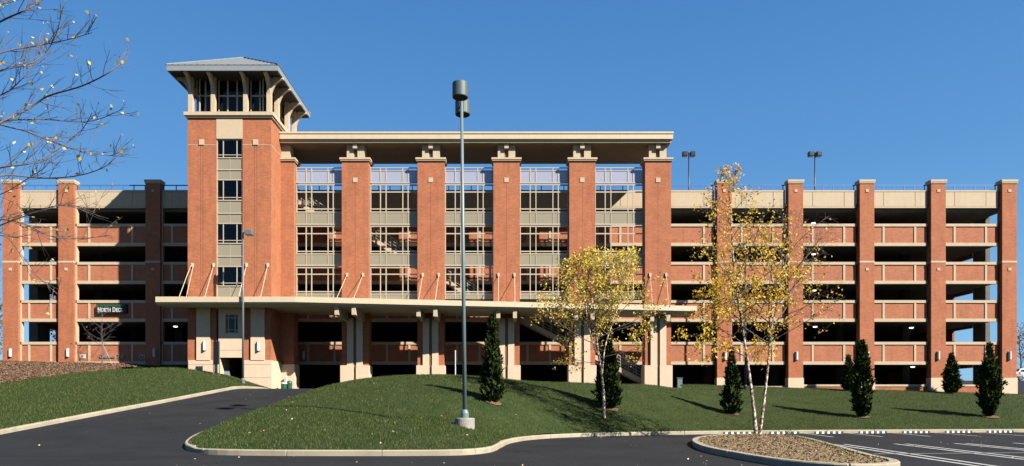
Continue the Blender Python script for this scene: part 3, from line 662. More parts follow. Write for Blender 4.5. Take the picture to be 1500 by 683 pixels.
# strip of glazing up the middle
dw = DT + .12
MB().box(a0, a1, DT - .03, DT + .4, wz(203.5, DT), ZTT).build('stone_panel', M['stone'], T)
rows = [(205, 230.5), (263.5, 293), (327.5, 356), (390.5, 418.5)]
pans = [(231, 248), (248.8, 262.8), (293.6, 312), (312.8, 326.8), (356.8, 375), (375.8, 389.8), (419.2, 437)]
f = MB()
for u in (317.3, 354.6): f.box(wx(u, DT) - .05, wx(u, DT) + .05, dw - .06, dw + .06, 8.0, wz(204, DT))
for v in (204.4, 230.8, 248.4, 263.2, 293.3, 312.4, 327.2, 356.4, 375.4, 390.2, 418.8): f.box(a0, a1, dw - .07, dw + .06, wz(v + .7, DT), wz(v - .7, DT))
for v0, v1 in rows:
    for u in (326.5, 346.5): f.box(wx(u, DT) - .03, wx(u, DT) + .03, dw - .05, dw + .05, wz(v1, DT), wz(v0, DT))
    vm = v1 - 4; f.box(a0, a1, dw - .045, dw + .045, wz(vm + .5, DT), wz(vm - .5, DT))
for v0, v1 in pans: f.box(wx(336, DT) - .015, wx(336, DT) + .015, dw - .045, dw + .03, wz(v1, DT), wz(v0, DT))
f.build('window_frame', M['frame'], T)
for v0, v1 in rows: MB().box(a0, a1, dw - .008, dw + .008, wz(v1, DT), wz(v0, DT)).build('window_pane', M['glass'], T)
for v0, v1 in pans: MB().box(a0, a1, dw - .02, dw + .02, wz(v1, DT), wz(v0, DT)).build('spandrel_panel', M['panel'], T)
for v in (240, 303, 366): MB().box(a0, a1, DT + .5, TY1 - .4, wz(v, DT) - .25, wz(v, DT)).build('tower_floor', M['concrete'], T)
# foot of the tower
zb = wz(528, DT); yq = DT - .10
for u0, u1, base in ((277, 321, 1.6), (355.3, 397.2, .6)):
    s = MB().box(wx(u0, DT) - (.02 if u0 < 300 else 0), wx(u1, DT) + (.06 if u0 > 300 else 0), yq, DT + (1.2 if u0 < 300 else .05), base, zb).build('stone_base', M['pale_stone'], T)
    for v in (534, 553.5): MB().box(wx(u0, DT), wx(u1, DT), yq - .004, yq + .01, wz(v + .3, DT), wz(v - .3, DT)).build('base_joint', M['stone_joint'], s)
MB().box(TX1 - .02, TX1 + .06, DT + .05, 55.6, .6, zb).build('stone_base', M['pale_stone'], T)
for u0, u1 in ((288.7, 308.5), (368, 388)): MB().box(wx(u0, DT), wx(u1, DT), DT - .14, DT + .05, zb, 7.5).build('stone_pilaster', M['pale_stone'], T)
wl, wr = wx(330, DT), wx(349.5, DT); wt, wb_ = wz(460.5, DT), wz(488.5, DT); x0, x1 = wx(320.5, DT), wx(355.3, DT); zd = wz(524, DT)
s = MB().box(x0, wl, DT - .06, DT + .3, zd, 7.5).box(wr, x1, DT - .06, DT + .3, zd, 7.5).box(wl, wr, DT - .06, DT + .3, wt, 7.5).box(wl, wr, DT - .06, DT + .3, zd, wb_)
s = s.build('stone_panel', M['pale_stone'], T)
MB().box(x0, x1, DT - .064, DT - .05, wz(513.6, DT), wz(513, DT)).build('base_joint', M['stone_joint'], T)
f = MB()
for u in (330.6, 335, 344.6, 349): f.box(wx(u, DT) - .03, wx(u, DT) + .03, DT - .02, DT + .06, wb_, wt)
for v in (461, 466, 483.5, 488): f.box(wl, wr, DT - .03, DT + .07, wz(v, DT) - .03, wz(v, DT) + .03)
f.build('window_frame', M['frame'], T); MB().box(wl, wr, DT + .05, DT + .065, wb_, wt).build('window_pane', M['glass'], T)
MB().box(a0, a1, DT + .4, TY1 - .4, 7.6, 7.9).build('tower_floor', M['concrete'], T)
MB().box(a0 + .05, a1, DT + .2, TY1 - .4, 1.6, 2.0).build('tower_floor', M['concrete'], T)
MB().box(a0, a0 + .3, DT + .01, 55.2, 2, zd).build('door_reveal', M['pale_stone'], T)
# belvedere
zc0, zc1 = ZTT, wz(165.3, DT); ov = .22
MB().box(TX0 - ov, TX1 + ov, DT - ov, TY1 + ov, zc0 + .14, zc1).box(TX0 - ov + .1, TX1 + ov - .1, DT - ov + .1, TY1 + ov - .1, zc0, zc0 + .14).build('tower_cornice', M['stone'], T)
ZE = 25.28; px_ = [(275.4, 283.2), (308, 315.2), (355, 364), (388, 397.4)]
XS = [(TX0 + .02, TX0 + .36), (wx(308.4, DT), wx(314.4, DT)), (wx(356, DT), wx(362, DT)), (TX1 - .36, TX1 - .02)]
Wd = TX1 - TX0; YS = [(DT + .02 + (x0 - XS[0][0]) * (TY1 - DT - .04) / (Wd - .04), 0) for x0, x1 in XS]
YS = [(y, y + .34) for y, _ in YS[:3]] + [(TY1 - .36, TY1 - .02)]
for i, (x0, x1) in enumerate(XS):
    for (y0, y1) in ((DT + .02, DT + .36), (TY1 - .36, TY1 - .02)): MB().box(x0, x1, y0, y1, zc1, ZE).build('belvedere_post', M['stone'], T)
for (y0, y1) in YS[1:3]:
    for (x0, x1) in ((TX0 + .02, TX0 + .36), (TX1 - .36, TX1 - .02)): MB().box(x0, x1, y0, y1, zc1, ZE).build('belvedere_post', M['stone'], T)
def bracket(c, out, wd=.22):
    c = Vector(c); out = Vector(out); side = Vector((-out.y, out.x, 0)); pr = []
    n = 10; L, h = .98, 1.75; th0, th1 = .30, .34
    inner = [(-.06 + L * (1 - math.cos(math.pi / 2 * i / n)) , h * math.sin(math.pi / 2 * i / n) - h) for i in range(n + 1)]
    outer = [(max(-.06, u - th1 * .9 * (1 - i / n)) , min(0, v + (th0 if i else 0) * (i / n) ** .6)) for i, (u, v) in enumerate(inner)]
    a = MB(); V = []
    for u, v in inner: V += [c + out * u + side * s * wd / 2 + Vector((0, 0, v - .16)) for s in (-1, 1)]
    for i, (u, v) in enumerate(inner):
        t = i / n; uu = -.07 if t < .55 else u - .30 * (1 - (t - .55) / .45) - .02; vv = min(0, v + .05 + .30 * t)
        V += [c + out * min(uu, u) + side * s * wd / 2 + Vector((0, 0, vv)) for s in (-1, 1)]
    k = n + 1; fs = []
    for i in range(n):
        p, q = 2 * i, 2 * k + 2 * i
        fs += [(p, p + 2, p + 3, p + 1), (q, q + 1, q + 3, q + 2), (p, q, q + 2, p + 2), (p + 1, p + 3, q + 3, q + 1)]
    fs += [(0, 1, 2 * k + 1, 2 * k), (2 * n, 2 * k + 2 * n, 2 * k + 2 * n + 1, 2 * n + 1)]
    a.add(V, fs); a.build('roof_bracket', M['stone'], T)
for x0, x1 in XS:
    bracket(((x0 + x1) / 2, DT + .02, ZE), (0, -1, 0)); bracket(((x0 + x1) / 2, TY1 - .02, ZE), (0, 1, 0))
for y0, y1 in YS:
    bracket((TX1 - .02, (y0 + y1) / 2, ZE), (1, 0, 0)); bracket((TX0 + .02, (y0 + y1) / 2, ZE), (-1, 0, 0))
# glazing of the belvedere on its four sides
def bel(axis, c, segs):
    f = MB(); g = MB()
    for k, (s0, s1) in enumerate(segs):
        nm = (1, 2, 1)[k]
        def bx(m_, u0, u1, z0, z1, t=.04):
            m_.box(u0, u1, c - t, c + t, z0, z1) if axis == 'x' else m_.box(c - t, c + t, u0, u1, z0, z1)
        for j in range(nm): u = s0 + (s1 - s0) * (j + 1) / (nm + 1); bx(f, u - .055, u + .055, zc1, ZE)
        bx(f, s0, s1, 24.05, 24.17, .03); bx(f, s0, s1, zc1, zc1 + .14, .045); bx(f, s0, s0 + .08, zc1, ZE, .042); bx(f, s1 - .08, s1, zc1, ZE, .042)
        bx(g, s0, s1, zc1 + .1, ZE, .006)
    f.build('window_frame', M['frame'], T); g.build('window_pane', M['glass'], T)
sxx = [(XS[i][1], XS[i + 1][0]) for i in range(3)]; syy = [(YS[i][1], YS[i + 1][0]) for i in range(3)]
bel('x', DT + .75, sxx); bel('x', TY1 - .75, sxx); bel('y', TX1 - .75, syy); bel('y', TX0 + .75, syy)
MB().box(TX0 + 2, TX1 - 2, DT + 2.2, TY1 - 2, zc1, ZE).build('belvedere_blackout', M['soffit'], T)  # near-black block added inside so the belvedere glazing reads dark
# roof
ex0, ex1, ey0, ey1 = wx(244, 52.4), wx(407.2, 52.4), 52.4, 61.1
MB().box(ex0 + .06, ex1 - .06, ey0 + .06, ey1 - .06, ZE, ZE + .06).build('soffit', M['soffit'], T)
fa = MB(); z0, z1 = ZE - .03, wz(95.2, 52.4)
fa.box(ex0, ex1, ey0, ey0 + .1, z0, z1).box(ex0, ex1, ey1 - .1, ey1, z0, z1).box(ex0, ex0 + .1, ey0 + .1, ey1 - .1, z0, z1).box(ex1 - .1, ex1, ey0 + .1, ey1 - .1, z0, z1)
fa.build('roof_fascia', M['fascia_metal'], T)
ap = Vector(((ex0 + ex1) / 2, (ey0 + ey1) / 2, wz(84.6, 56.7))); cn = [Vector((ex0 - .03, ey0 - .03, z1)), Vector((ex1 + .03, ey0 - .03, z1)), Vector((ex1 + .03, ey1 + .03, z1)), Vector((ex0 - .03, ey1 + .03, z1))]
rf = MB(); rf.add(cn + [ap], [(0, 1, 4), (1, 2, 4), (2, 3, 4), (3, 0, 4), (3, 2, 1, 0)])
rf = rf.build('tower_roof', M['roof_metal'], T)
sm = MB()
for k in range(4):
    A, B = cn[k], cn[(k + 1) % 4]; n = 18; mid = (A + B) / 2
    for i in range(1, n):
        t = i / n; e0 = A + (B - A) * t; fr = 1 - abs(2 * t - 1)
        top = e0 + (ap - mid) * fr; sm.bar(e0 + Vector((0, 0, .02)), top + Vector((0, 0, .02)), .035, .06)
    sm.bar(A + Vector((0, 0, .03)), ap + Vector((0, 0, .03)), .12, .08)
sm.build('roof_seams', M['roof_metal'], rf)
MB().box(-17.8, 13.4, 53.7, 60.0, .2, .93).build('porch_floor', M['concrete'], G)

# ------------------------------------------------------------------ lights on and in the building
def wall_light(x, y, z, label):
    t = thing('wall_light', label, 'wall light', (x, y, z - .36), 'slim white wall lights along the building')
    n = 8; pr = [(-.115, 0)] + [(-.115 * math.cos(math.pi * i / n), -.06 - .12 * math.sin(math.pi * i / n)) for i in range(n + 1)] + [(.115, 0)]
    MB().prism([(x + u, y + v) for u, v in pr], 'z', z - .34, z + .34).build('diffuser', M['white'], t)
    MB().box(x - .14, x + .14, y - .03, y, z - .37, z + .37).build('back_plate', M['silver'], t)
W = [(15.5, 516.8, 59.72, 'white wall light low on the far left end pier'), (99.4, 516.8, 59.72, 'white wall light on the sunlit pier left of the dark deck sign'), (226.5, 517, 59.72, 'white wall light on the shaded pier left of the tower'),
     (1062, 521.5, 59.72, 'white wall light on the pier behind the small conifer and twin birch'), (1166.5, 521.5, 59.72, 'white wall light on the pier right of the twin birch trunks'),
     (1271, 521.5, 59.72, 'white wall light on the pier behind the tall middle conifer'), (1374, 521, 59.72, 'white wall light on the pier beside the small wall side conifer'), (1478.5, 521, 59.72, 'white wall light on the far right end pier'),
     (299.5, 507, DT - .14, 'white wall light on the left stone pilaster of the tower'), (378.5, 507.5, DT - .14, 'white wall light on the right stone pilaster of the tower'), (444.5, 521, 59.96, 'white wall light in deep shade right of the tower under the canopy')]
for u, v, y, l in W: wall_light(wx(u, y), y, wz(v, y), l)
def ceiling_light(x, y, zc, label):
    t = thing('ceiling_light', label, 'ceiling light', (x, y, zc), 'lit lamps under the parking decks')
    MB()._lathe((x, y, zc - .32), [(.03, .32), (.03, .2), (.17, .17), (.20, .10)], 12).build('housing', M['lamp_grey'], t)
    MB()._lathe((x, y, zc - .32), [(.19, .10), (.16, .02), (.06, 0)], 12).build('diffuser', M['lit'], t)
ZCL = [FL[0] - .62, FL[1] - .62, FL[2] - .62, FL[3] - .62, PB - .25]
for u, lv, y, l in [(1191.5, 4, 63.2, 'lit ceiling lamp in the topmost opening right of the second right wing pier'), (1192, 0, 63.2, 'lit ceiling lamp in the second highest opening right of the second right wing pier'), (1193, 1, 63.2, 'lit ceiling lamp in the middle opening right of the second right wing pier'),
                    (1194, 2, 63.2, 'lit ceiling lamp in the fourth opening down right of the second right wing pier'), (1335, 2, 64, 'lit ceiling lamp behind brick panels in the fourth right wing bay'), (1337, 3, 64, 'lit ceiling lamp at ground level in the fourth right wing bay'),
                    (257, 2, 63, 'lit ceiling lamp in shade between the dark pier and the tower')]:
    ceiling_light(wx(u, y), y, ZCL[lv], l)

# ------------------------------------------------------------------ signs
def text(name, body, x0, x1, y, z, size, m, parent, ext=.01, bold=0):
    """body: runs of (string, relative size) set on one baseline, turned to a mesh and fitted between x0 and x1"""
    V = []; Fs = []; pen = 0.0
    for run, k in body:
        cu = bpy.data.curves.new('glyphs', 'FONT'); cu.body = run; cu.size = size * k; cu.extrude = ext; cu.offset = bold; cu.space_character = 1.12
        o = bpy.data.objects.new('glyphs', cu); COL.objects.link(o); bpy.context.view_layer.update()
        me = bpy.data.meshes.new_from_object(o.evaluated_get(bpy.context.evaluated_depsgraph_get())); b = len(V)
        xs = [v.co.x for v in me.vertices]; V += [(v.co.x + pen, v.co.y, v.co.z) for v in me.vertices]; Fs += [tuple(i + b for i in p.vertices) for p in me.polygons]
        pen += max(xs) + size * .09; bpy.data.objects.remove(o); bpy.data.curves.remove(cu); bpy.data.meshes.remove(me)
    lo, hi = min(v[0] for v in V), max(v[0] for v in V); f = (x1 - x0) / (hi - lo)
    mb = MB(); mb.add([(x0 + (a - lo) * f, y - c, z + b) for a, b, c in V], Fs); return mb.build(name, m, parent)
ys = 59.9
x0, x1, z0, z1 = wx(142, ys), wx(186.3, ys), wz(459.2, ys), wz(446, ys)
t = thing('deck_sign', 'dark sign with pale capitals reading NORTH DECK on a left wing brick panel', 'sign', ((x0 + x1) / 2, ys, z0))
MB().box(x0, x1, ys - .12, ys + .12, z0, z1).build('sign_panel', M['sign_dark'], t)
MB().box(x0 + .05, x1 - .25, ys - .14, ys - .10, z1 - .22, z1 - .03).build('green_strip', M['sign_green'], t)
text('lettering', [('N', 1), ('ORTH', .84)], wx(144.6, ys), wx(163.2, ys), ys - .13, wz(457.2, ys), .56, M['white'], t, .012, .012)
text('lettering', [('D', 1), ('ECK', .84)], wx(166.2, ys), wx(181.8, ys), ys - .13, wz(457.2, ys), .56, M['white'], t, .012, .012)
t = thing('clearance_lettering', "raised silver letters reading Clearance 7'-0\" low on the left wing brick", 'sign', (wx(164, D), D, wz(526, D)))
text('lettering', [("Clearance", 1)], wx(146.3, D), wx(168.5, D), D - .02, wz(524.4, D), .42, M['silver'], t, .03, .006)
text('lettering', [("7'-0\"", 1)], wx(172, D), wx(182.5, D), D - .02, wz(524.4, D), .42, M['silver'], t, .03, .006)
def small_sign(u0, u1, v0, v1, m, mark, label, name):
    x0, x1, z0, z1 = wx(u0, D), wx(u1, D), wz(v1, D), wz(v0, D); xc, zc = (x0 + x1) / 2, (z0 + z1) / 2
    t = thing(name, label, 'sign', (xc, D, z0))
    MB().box(x0, x1, D - .03, D + .028, z0, z1).build('plate', M['white'], t)
    k = MB()
    if mark == 'ring':
        n = 20
        for i in range(n):
            a, b = 2*math.pi*i/n, 2*math.pi*(i+1)/n; k.bar((xc + .085*math.cos(a), D - .035, zc + .12*math.sin(a)), (xc + .085*math.cos(b), D - .035, zc + .12*math.sin(b)), .045, .02)
        k.box(xc - .03, xc + .03, D - .042, D - .032, zc - .05, zc + .05)
        k.build('symbol', m, t)
    else:
        k.box(x0 + .04, x1 - .04, D - .04, D - .031, z0 + .04, z1 - .04); f = k.build('blue_field', m, t)
        k = MB()._lathe((0, 0, 0), [(.045, 0), (.045, .006)], 14); k.v = [(xc + a, D - .04 - c, zc + .09 + b) for a, b, c in k.v]
        k.bar((xc, D - .043, zc + .04), (xc, D - .043, zc - .03), .04, .012); k.bar((xc, D - .043, zc - .03), (xc + .09, D - .043, zc - .05), .04, .012)
        for i in range(10): a, b = R(200 + 20 * i), R(220 + 20 * i); k.bar((xc + .09*math.cos(a), D - .043, zc - .05 + .09*math.sin(a)), (xc + .09*math.cos(b), D - .043, zc - .05 + .09*math.sin(b)), .025, .012)
        k.build('symbol', M['white'], t)
small_sign(117, 125, 519.2, 525.2, M['red'], 'ring', 'small white sign with a red ringed symbol on sunlit brick', 'round_symbol_sign')
small_sign(205, 212.5, 520.2, 526, M['sign_blue'], 'wheelchair', 'small blue accessible parking sign on shaded brick beside the dark pier', 'accessible_sign')
x, z = wx(181.4, 59.5), wz(534.6, 59.5)
t = thing('wall_fitting', 'small round red fitting low against the shaded foot of the left wing', 'wall fitting', (x, 59.5, z))
MB()._lathe((x, 59.5, z - .18), [(.01, 0), (.11, .03), (.17, .1), (.18, .18), (.16, .27), (.09, .34), (.01, .36)], 16).build('red_cap', M['red'], t, smooth=True)
MB().tube([(x, 59.6, z), (x, 60.2, z)], .06, 8).build('stub_pipe', M['lamp_grey'], t)

# directional panel sign and post near the tower
y = 51.9; x = wx(317, y); zg = float(HL(x, y))
t = thing('panel_sign', 'dark narrow panel sign on two thin posts by the tower doorway', 'sign', (x, y, zg))
MB().box(x - .19, x + .19, y - .05, y + .05, wz(534, y), wz(500.5, y)).build('sign_panel', M['sign_dark'], t)
for s in (-1, 1): MB().box(x + s * .22 - .025, x + s * .22 + .025, y - .03, y + .03, zg - .1, wz(499.5, y)).build('post', M['lamp_grey'], t)
y = 51.2; x = wx(667, y); zg = float(HR(x, y))
t = thing('marker_post', 'slim pale post with capped head standing on the grass mound before dark openings', 'post', (x, y, zg))
MB().tube([(x, y, zg - .1), (x, y, wz(515.5, y))], .045, 10).build('post', M['white'], t); MB()._lathe((x, y, wz(515.5, y)), [(.06, 0), (.06, .06), (.02, .1)], 12).build('post_cap', M['white'], t)

# bins
def round_bin(u, y, z, lab, m, r=.21, h=.85, dome=True):
    x = wx(u, y); t = thing('trash_bin', lab, 'trash bin', (x, y, z))
    MB()._lathe((x, y, z), [(r * .85, 0), (r * .9, .03), (r, h * .75), (r * 1.02, h * .78)], 18).build('body', m, t, smooth=False)
    (MB()._lathe((x, y, z), [(r * 1.06, h * .78), (r * 1.06, h * .84), (r * .9, h * .95), (r * .5, h * 1.02), (.02, h * 1.05)], 18) if dome else
     MB()._lathe((x, y, z), [(r * 1.08, h * .78), (r * 1.08, h * .86), (r * .95, h * .9), (.02, h * .92)], 18)).build('lid', M['bin_green'] if dome else M['white'], t)
round_bin(416, 54.4, .98, 'green trash bin with a flat white lid beside the tower foot', M['bin_green'], .23, .95, False)
round_bin(424, 54.6, .98, 'green trash bin with a domed green lid beside the tower foot', M['bin_green'], .21, .98, True)
x, y, z = wx(419, 55.3), 55.3, .95
t = thing('standpipe', 'short pale capped standpipe behind the green bins', 'standpipe', (x, y, z)); MB().tube([(x, y, z), (x, y, wz(552, y))], .07, 10).build('pipe', M['white'], t); MB()._lathe((x, y, wz(552, y)), [(.1, -.1), (.1, .06), (.03, .1)], 12).build('pipe_cap', M['white'], t)
x, y, z = wx(332.5, 54.3), 54.3, 2.0
t = thing('trash_bin', 'grey square bin with dark lid inside the tower doorway', 'trash bin', (x, y, z))
MB().prism([(x - .2, z), (x + .2, z), (x + .25, z + .72), (x - .25, z + .72)], 'y', y - .22, y + .22).build('body', M['bin_grey'], t)
MB().box(x - .27, x + .27, y - .24, y + .24, z + .722, z + .80).build('lid', M['lamp_dark'], t)
x, y = wx(995, 60.9), 60.9; z = .9
t = thing('utility_box', 'grey green utility box in the dark opening right of the canopy', 'utility box', (x, y, z)); MB().box(x - .22, x + .22, y - .2, y + .2, z, z + 1.5).build('cabinet', M['lamp_green'], t, bevel=.03); MB().box(x - .25, x + .25, y - .24, y + .22, z + 1.5, z + 1.58).build('cabinet_top', M['lamp_grey'], t)

# ------------------------------------------------------------------ street lamps
x, y = -1.57, 28.0; zg = float(HR(x, y)); zt = wz(135, y); xt = -1.70
t = thing('street_lamp', 'tall grey green lamp with two drum heads on a round concrete base in the lawn', 'street lamp', (x, y, zg))
MB()._lathe((x, y, zg - .4), [(.40, 0), (.40, .68), (.385, .71), (.02, .715)], 28).build('concrete_base', mat('lamp_footing', (.46, .44, .40), .9, 0, 5, .4, 30, col2=(.30, .29, .27), detail=8), t)
zb_ = zg + .31; MB()._lathe((x, y, zb_), [(.165, 0), (.165, .2), (.14, .27), (.1, .34)], 16).build('base_cover', M['lamp_green'], t)
MB().tube([(x, y, zb_ + .02), ((x + xt) / 2, y, (zb_ + zt) / 2), (xt, y, zt)], [.088, .074, .058], 14).build('pole', M['lamp_green'], t, smooth=True)
MB().tube([(xt, y - .55, 12.33), (xt, y + .55, 12.33)], .04, 8).build('arm', M['lamp_green'], t)
for hy in (-.8, .8):
    h = MB()._lathe((xt, y + hy, 12.33), [(.295, -.29), (.31, -.26), (.31, .26), (.29, .29), (.02, .31)], 28).build('lamp_head', M['lamp_head'], t)
    MB()._lathe((xt, y + hy, 12.33), [(.275, -.30), (.275, -.292)], 24).build('lens', M['soffit'], h)
def pole_lamp(u, y, zg, ztop, label, heads, m, group=None, base=True, tilt=0):
    x = wx(u, y); t = thing('street_lamp', label, 'street lamp', (x, y, zg), group)
    MB().tube([(x, y, zg - .1), (x, y, ztop)], [.085, .055], 12).build('pole', M[m], t, smooth=True)
    if base: MB()._lathe((x, y, zg - .15), [(.15, 0), (.15, .4), (.10, .5)], 14).build('base_cover', M[m], t)
    for s, L in heads:
        MB().bar((x, y, ztop - .16), (x + s * L, y, ztop - .16), .06).build('arm', M[m], t)
        cx = x + s * (L + .27); k = MB().prism([(cx - .27, ztop - .36), (cx + .27, ztop - .36), (cx + .27, ztop + .02), (cx - .27, ztop + .06)] if not tilt else
             [(cx - .24, ztop - .42), (cx + .24, ztop - .42), (cx + .26, ztop + .06), (cx - .26, ztop + .06)], 'y', y - .27, y + .27)
        h = k.build('lamp_head', M[m], t, bevel=.05); MB().box(cx - .2, cx + .2, y - .2, y + .2, ztop - (.43 if tilt else .37), ztop - .34).build('lens', M['white'], h)
    return t
xl = wx(356, 51.2); pole_lamp(356, 51.2, float(HL(xl, 51.2)), wz(338, 51.2), 'tall grey lamp with one box head standing before the brick tower', [(1, .2)], 'lamp_grey')
xl = wx(1092, 57); pole_lamp(1092, 57, float(HR(xl, 57)), wz(358, 57), 'dark lamp post rising behind the twin trunk birch', [(-1, .05)], 'lamp_dark', None, True, 1)
for u, l in ((1009, 'dark twin headed lamp on the roof deck nearest the portico roof'), (1193.5, 'dark twin headed lamp on the roof deck above the middle of the right wing')):
    pole_lamp(u, 70, ROOF, wz(223.5, 70), l, [(-1, .12), (1, .12)], 'lamp_dark', 'twin headed lamps on the roof deck', True, 1)

# ------------------------------------------------------------------ parked cars
def car(name, label, x, y, z, rot, paint, rack=False, suv=False):
    m = mat(name + '_paint', paint, .25, 0, spec=.6); t = thing(name, label, 'car', (x, y, z)); ca, sa = math.cos(rot), math.sin(rot)
    def put(mb): mb.v = [(x + a * ca - b * sa, y + a * sa + b * ca, z + c) for a, b, c in mb.v]; return mb
    top = 1.62 if suv else 1.42; L = 2.25
    low = [(-L, .35), (-L, .75), (-L + .1, .92), (-1.5, .98), (1.0, .96), (2.0, .80), (L, .62), (L, .34)]
    cab = [(-1.95 if suv else -1.7, .96), (-1.7 if suv else -1.15, top - .05), (-1.2, top), (.05, top), (.35, top - .06), (1.1, .95)]
    b = MB().prism(low, 'y', -.87, .87); put(b).build('body', m, t, bevel=.06)
    c = MB(); n = len(cab); vs = [(u, s * (.80 if v < 1 else .64), v) for s in (-1, 1) for u, v in cab]
    c.add(vs, [tuple(range(n)), tuple(range(2*n-1, n-1, -1))] + [(i, i+n, (i+1) % n + n, (i+1) % n) for i in range(n)])
    put(c).build('roof', m, t, bevel=.05)
    def pane(pts): g = MB(); g.add(pts, [(0, 1, 2, 3)]); put(g).build('window', M['car_glass'], t)
    for s in (-1, 1):
        pane([(-1.45, s*.79, 1.02), (-.25, s*.79, 1.02), (-.25, s*.665, top - .1), (-1.1, s*.665, top - .1)]); pane([(-.15, s*.79, 1.02), (.85, s*.79, 1.02), (.28, s*.665, top - .1), (-.15, s*.665, top - .1)])
    pane([(1.10, -.68, 1.0), (1.10, .68, 1.0), (.45, .6, top - .07), (.45, -.6, top - .07)]); pane([(-1.97 if suv else -1.71, -.66, 1.02), (-1.97 if suv else -1.71, .66, 1.02), (-1.75 if suv else -1.25, .58, top - .1), (-1.75 if suv else -1.25, -.58, top - .1)])
    for u in (-1.4, 1.4):
        for s in (-1, 1):
            wl = MB().tube([(u, s * .68, .33), (u, s * .90, .33)], .33, 20); wl = put(wl).build('wheel', M['black'], t); r = MB().tube([(u, s * .88, .33), (u, s * .912, .33)], .2, 16); put(r).build('rim', M['rim'], wl)
    for s in (-1, 1):
        put(MB().box(2.2, 2.27, s * .5 - .16, s * .5 + .16, .6, .74)).build('headlight', M['white'], t); put(MB().box(-2.27, -2.2, s * .62 - .12, s * .62 + .12, .66, .86)).build('tail_light', M['red'], t)
    if rack:
        k = MB()
        for s in (-.55, .55): k.bar((-1.2, s, top + .06), (.05, s, top + .06), .04)
        for u in (-.9, -.1): k.bar((u, -.6, top + .1), (u, .6, top + .1), .04)
        put(k).build('roof_rack', M['black'], t)
    return t
car('parked_car', 'dark car parked upstairs behind the brick panel of the last right wing bay', 41.3, 65.2, FL[3], R(-90), (.012, .013, .016), True, True)
sr = lambda Y: 1.02 + (Y - 60.5) * .1046 if Y < 78 else 2.85 + (Y - 78) * .0326
car('parked_car', 'silver car parked beyond the garage, seen past the far right pier', wx(1501, 84), 84, sr(84), R(8), (.55, .58, .62))
car('parked_car', 'pale blue car parked behind the garage, seen through the last ground floor bay', wx(1462, 79), 79, sr(79), R(96), (.38, .46, .58))

# ------------------------------------------------------------------ trees
def rvec(): return Vector(RNG.normal(size=3)).normalized()
class Tree:
    def __init__(s): s.wood = MB(); s.twigs = MB(); s.lp = []
    def limb(s, p, d, L, r, depth, trop, rng=.16, seg=5, kids=(), twig=False, leafp=0., bend=None):
        pts = [Vector(p)]; d = Vector(d).normalized(); rad = [r]; dirs = [d]
        for i in range(seg):
            d = (d + rvec() * rng + Vector((0, 0, trop))).normalized(); pts.append(pts[-1] + d * (L / seg)); rad.append(max(r * (1 - .8 * (i + 1) / seg), .003)); dirs.append(d)
        (s.twigs if twig else s.wood).tube(pts, rad, 4 if r < .02 else 6, cap=False)
        return pts, dirs, rad
def leaves_mesh(name, pts, size, m, parent, up=.0):
    n = len(pts)
    if not n: return
    P = np.array([tuple(p) for p in pts]); s = size * RNG.uniform(.65, 1.25, n)
    a = RNG.normal(size=(n, 3)); a[:, 2] -= .6; a /= np.linalg.norm(a, axis=1)[:, None]
    b = np.cross(a, RNG.normal(size=(n, 3))); b /= np.linalg.norm(b, axis=1)[:, None]; c = np.cross(a, b)
    A = a * s[:, None]; B = b * (s * .36)[:, None]; Cc = c * (s * .12)[:, None]
    V = np.stack([P, P + A * .45 - B + Cc, P + A, P + A * .45 + B + Cc], 1).reshape(-1, 3)
    return np_mesh(name, V, np.arange(4 * n), 4, m, parent)
